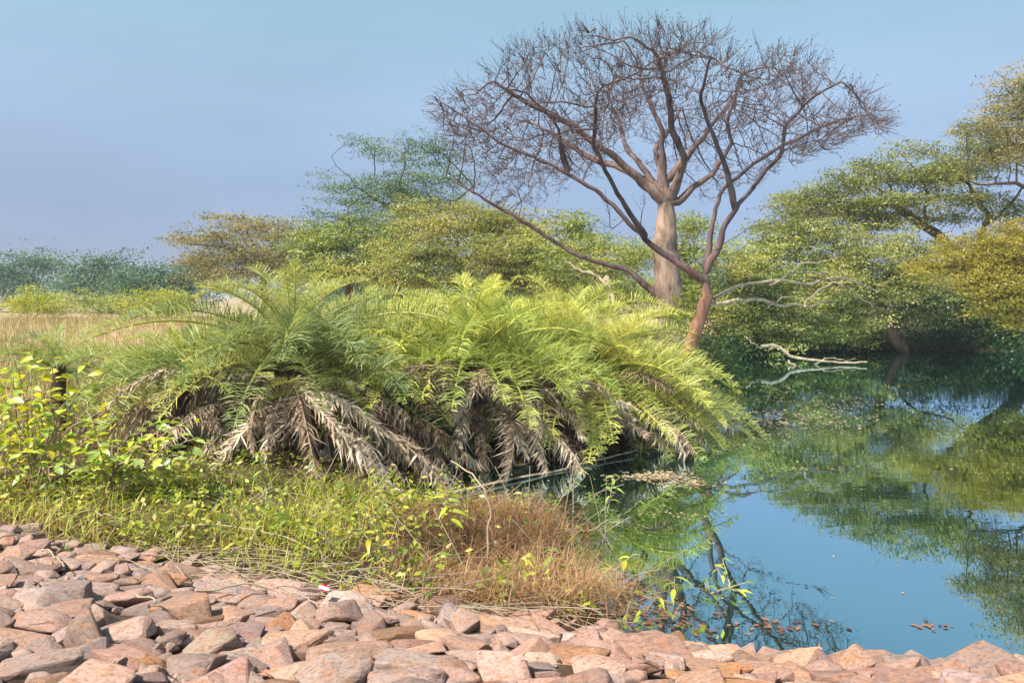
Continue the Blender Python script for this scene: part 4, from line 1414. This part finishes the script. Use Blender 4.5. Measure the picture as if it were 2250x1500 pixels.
B = scatter(46000, (-7.5, 1.2), (4.6, 10.5), green_mask, rg)
keep = np.clip(wave(B[:, 0], B[:, 1], 3.3, 1) * 1.5 - .1, .25, 1.2)
B = B[rg.random(len(B)) < keep]
V_, F_, sg = blades(B, (.06, .30), .009, .8, rg)
tn = np.clip(.34 + .5 * wave(B[:, 0], B[:, 1], 1.5, 2) + rg.normal(0, .2, len(B)), 0, 1)
tag(link('grass', mesh_np('grass', V_, F_, M_grass, np.repeat(tn, sg))), kind='stuff')


def mead_mask(x, y):
    s_ = poly_sd(x, y, WATER)
    return (s_ > 1.0) & (rg.random(x.shape) < np.clip((y - 9.0) / 2, 0, 1)) & (x < -.15 * y + 2)


B = np.concatenate([scatter(30000, (-22, 2), (9, 20), mead_mask, rg), scatter(26000, (-38, 0), (18, 40), mead_mask, rg)])
V_, F_, sg = blades(B, (.25, .7), .02, .35, rg, 2)
tn = np.clip(.15 + .6 * wave(B[:, 0], B[:, 1], .45, 1) + rg.normal(0, .18, len(B)), 0, 1)
tag(link('dry_grass', mesh_np('dry_grass', V_, F_, M_drygrass, np.repeat(tn, sg))), kind='stuff')

# withered russet undergrowth: wiry crossing strands
def brown_mask(x, y):
    b_ = poly_sd(x, y, BROWNP)
    return rg.random(x.shape) < np.clip(.42 - b_ / .45, 0, 1) * np.clip(wave(x, y, 4.3, 1) * 1.5, .12, 1)
B = scatter(30000, (-1.4, 2.1), (4.5, 8.2), brown_mask, rg)
B[:, 2] = np.maximum(B[:, 2], 0) + rg.uniform(0, .20, len(B)) * np.clip(wave(B[:, 0], B[:, 1], 3.7) * 1.6 - .2, .1, 1.2)
V_, F_, sg = blades(B, (.08, .27), .0052, .9, rg, 3, .9)
tn = np.clip(.15 + .5 * wave(B[:, 0], B[:, 1], 2.2) + rg.normal(0, .2, len(B)), 0, 1)
tag(link('undergrowth', mesh_np('undergrowth', V_, F_, M_under, np.repeat(tn, sg))), kind='stuff')

# small-leaved weeds through the grass and the undergrowth
B = scatter(5200, (-7, 1.3), (4.5, 9.5), lambda x, y: (rg.random(x.shape) < np.clip((y - yedge(x) + .05) / .2, 0, 1) * np.clip(wave(x, y, 2.9, 4) * 1.3 - .15, .08, 1)) & (poly_sd(x, y, WATER) > 0) & ((poly_sd(x, y, BROWNP) > -.05) | (rg.random(x.shape) < .42)) & ((y < 7.6) | (rg.random(x.shape) < .15)), rg)
C = np.repeat(B, 6, 0) + rg.normal(0, .05, (len(B) * 6, 3)) + np.array([0, 0, .10])
C[:, 2] = np.maximum(C[:, 2], ground_z(C[:, 0], C[:, 1]) + .02) + np.repeat(rg.uniform(0, .26, len(B)) ** 1.2, 6)
V_, F_ = rhombs(C, rg.uniform(.025, .08, len(C)), .5, rg, 1.0)
tag(link('weeds', mesh_np('weeds', V_, F_, M_grass, np.clip(np.repeat(rg.uniform(.05, .75, len(B)), 6) + rg.normal(0, .08, len(C)), 0, 1))), kind='stuff')

# leafy growth along the far shore
SH = resample(np.array([(5.6, 21.5, 0), (7.4, 26.3, 0), (10.3, 29.7, 0), (15, 30.7, 0), (19.7, 29.3, 0), (18.9, 25.2, 0), (20.3, 20.3, 0)]), .12)
B = np.repeat(SH, 46, 0) + rg.normal(0, .42, (len(SH) * 46, 3)) * np.array([1, 1, 0])
B[:, 2] = np.maximum(ground_z(B[:, 0], B[:, 1]), 0) + np.abs(rg.normal(0, .42, len(B))) * (.5 + np.abs(np.sin(B[:, 0] * 1.9) * np.cos(B[:, 0] * .7)))
V_, F_ = rhombs(B, rg.uniform(.09, .2, len(B)), .5, rg, .5)
tag(link('shore_vegetation', mesh_np('shore_vegetation', V_, F_, M_shaded, np.clip(.5 + .3 * np.sin(B[:, 0] * 1.3) + rg.normal(0, .25, len(B)), 0, 1))), kind='stuff')

# straw stalks tangled along the top edge of the stones and in the grass
Vs, Fs, base = [], [], 0
for i in range(300):
    if i < 140:
        x = rg.uniform(-2.9, .45); y = float(yedge(x)) + rg.normal(.12, .16); yaw = rg.normal(-.32, .6)
        L_ = rg.uniform(.25, .9); pit = rg.normal(.03, .08); zz = .06
    else:
        x = rg.uniform(-2.5, .9); y = rg.uniform(5.2, 7.8); yaw = rg.uniform(0, 6.28)
        L_ = rg.uniform(.25, .7); pit = rg.uniform(.1, 1.1); zz = .02
    z = max(0., float(ground_z(x, y))) + zz
    t = np.linspace(-.5 if i < 140 else 0, .5 if i < 140 else 1, 6)
    P = np.stack([x + np.cos(yaw) * math.cos(pit) * L_ * t, y + np.sin(yaw) * math.cos(pit) * L_ * t, z + np.abs(math.sin(pit)) * L_ * (t + (.5 if i < 140 else 0)) - .1 * L_ * t * t], 1)
    if i < 140:
        P[:, 2] = np.maximum(P[:, 2], ground_z(P[:, 0], P[:, 1]) + .03)
    Tn = unit(np.gradient(P, axis=0)); Nn = unit(np.cross(Tn, np.array([.1, .2, .95]))); Bn = np.cross(Tn, Nn)
    rr = rg.uniform(.0022, .0042)
    ring = np.stack([P + Nn * rr, P - Nn * rr * .5 + Bn * rr * .87, P - Nn * rr * .5 - Bn * rr * .87], 1).reshape(-1, 3)
    a = base + np.arange(15).reshape(5, 3); b_ = np.roll(a, -1, 1)
    Vs.append(ring); Fs.append(np.stack([a, b_, b_ + 3, a + 3], -1).reshape(-1, 4)); base += len(ring)
tag(link('straw_litter', mesh_np('straw_litter', np.concatenate(Vs), np.concatenate(Fs), M_stalk)), kind='stuff')

# leaves floating on the pond
def floaters(spec, r_, mat, name, tlo=0., thi=1.):
    C, S = [], []
    for (px_, py_, sx, sy, n_, size) in spec:
        X = r_.normal(px_, sx, n_); Y = r_.normal(py_, sy, n_)
        Y = np.clip(Y, 668, None)
        d_ = FPX * EYE / (Y - 650)
        x_ = (X - 1125) / FPX * d_
        k = poly_sd(x_, d_, WATER) < -.03
        C.append(np.stack([x_, d_, np.full(n_, .006)], 1)[k]); S.append((size * r_.uniform(.5, 1.4, n_))[k])
    C = np.concatenate(C); S = np.concatenate(S)
    V_, F_ = rhombs(C, S, .5, r_, 14)
    V_[:, 2] = np.clip(V_[:, 2], .003, .03)
    tag(link(name, mesh_np(name, V_, F_, mat, r_.uniform(tlo, thi, len(C)))), kind='stuff')


floaters([(1440, 1046, 38, 5, 260, .07), (1510, 1062, 35, 5, 120, .06), (1640, 955, 80, 16, 420, .05), (1740, 920, 100, 12, 460, .07), (1830, 885, 110, 12, 220, .07), (1600, 1000, 80, 20, 60, .04),
          (1800, 1010, 120, 22, 40, .045), (1760, 1030, 40, 4, 40, .045), (2050, 950, 100, 40, 30, .05), (1180, 1070, 90, 22, 70, .04), (1480, 1130, 50, 6, 40, .04),
          (1700, 865, 60, 12, 70, .07), (1500, 945, 60, 8, 100, .05), (1850, 1250, 120, 50, 7, .03)], rg, M_litter, 'floating_leaves')
floaters([(1520, 1385, 90, 12, 30, .05), (1450, 1350, 60, 20, 90, .05), (1400, 1300, 50, 30, 60, .05), (2060, 1375, 24, 5, 16, .05), (1330, 1350, 40, 14, 60, .06), (1700, 1375, 60, 8, 30, .06)], rg, M_redlitter, 'leaf_litter')


# ---------------------------------------------------------------- thin haze in the air over the pond
HAZE = .0011
bm = bmesh.new()
bmesh.ops.create_cube(bm, size=1.0)
bmesh.ops.scale(bm, vec=(6200, 4700, 20), verts=bm.verts)
bmesh.ops.translate(bm, vec=(0, 2300, 8), verts=bm.verts)
me = bpy.data.meshes.new('haze'); bm.to_mesh(me); bm.free()
hm, nt, out = newmat('thin_haze')
vp = nt.nodes.new('ShaderNodeVolumePrincipled')
vp.inputs['Color'].default_value = (.80, .88, 1.0, 1)
vp.inputs['Density'].default_value = HAZE
vp.inputs['Anisotropy'].default_value = .2
nt.links.new(vp.outputs[0], out.inputs['Volume'])
me.materials.append(hm)
tag(link('haze', me), kind='stuff')
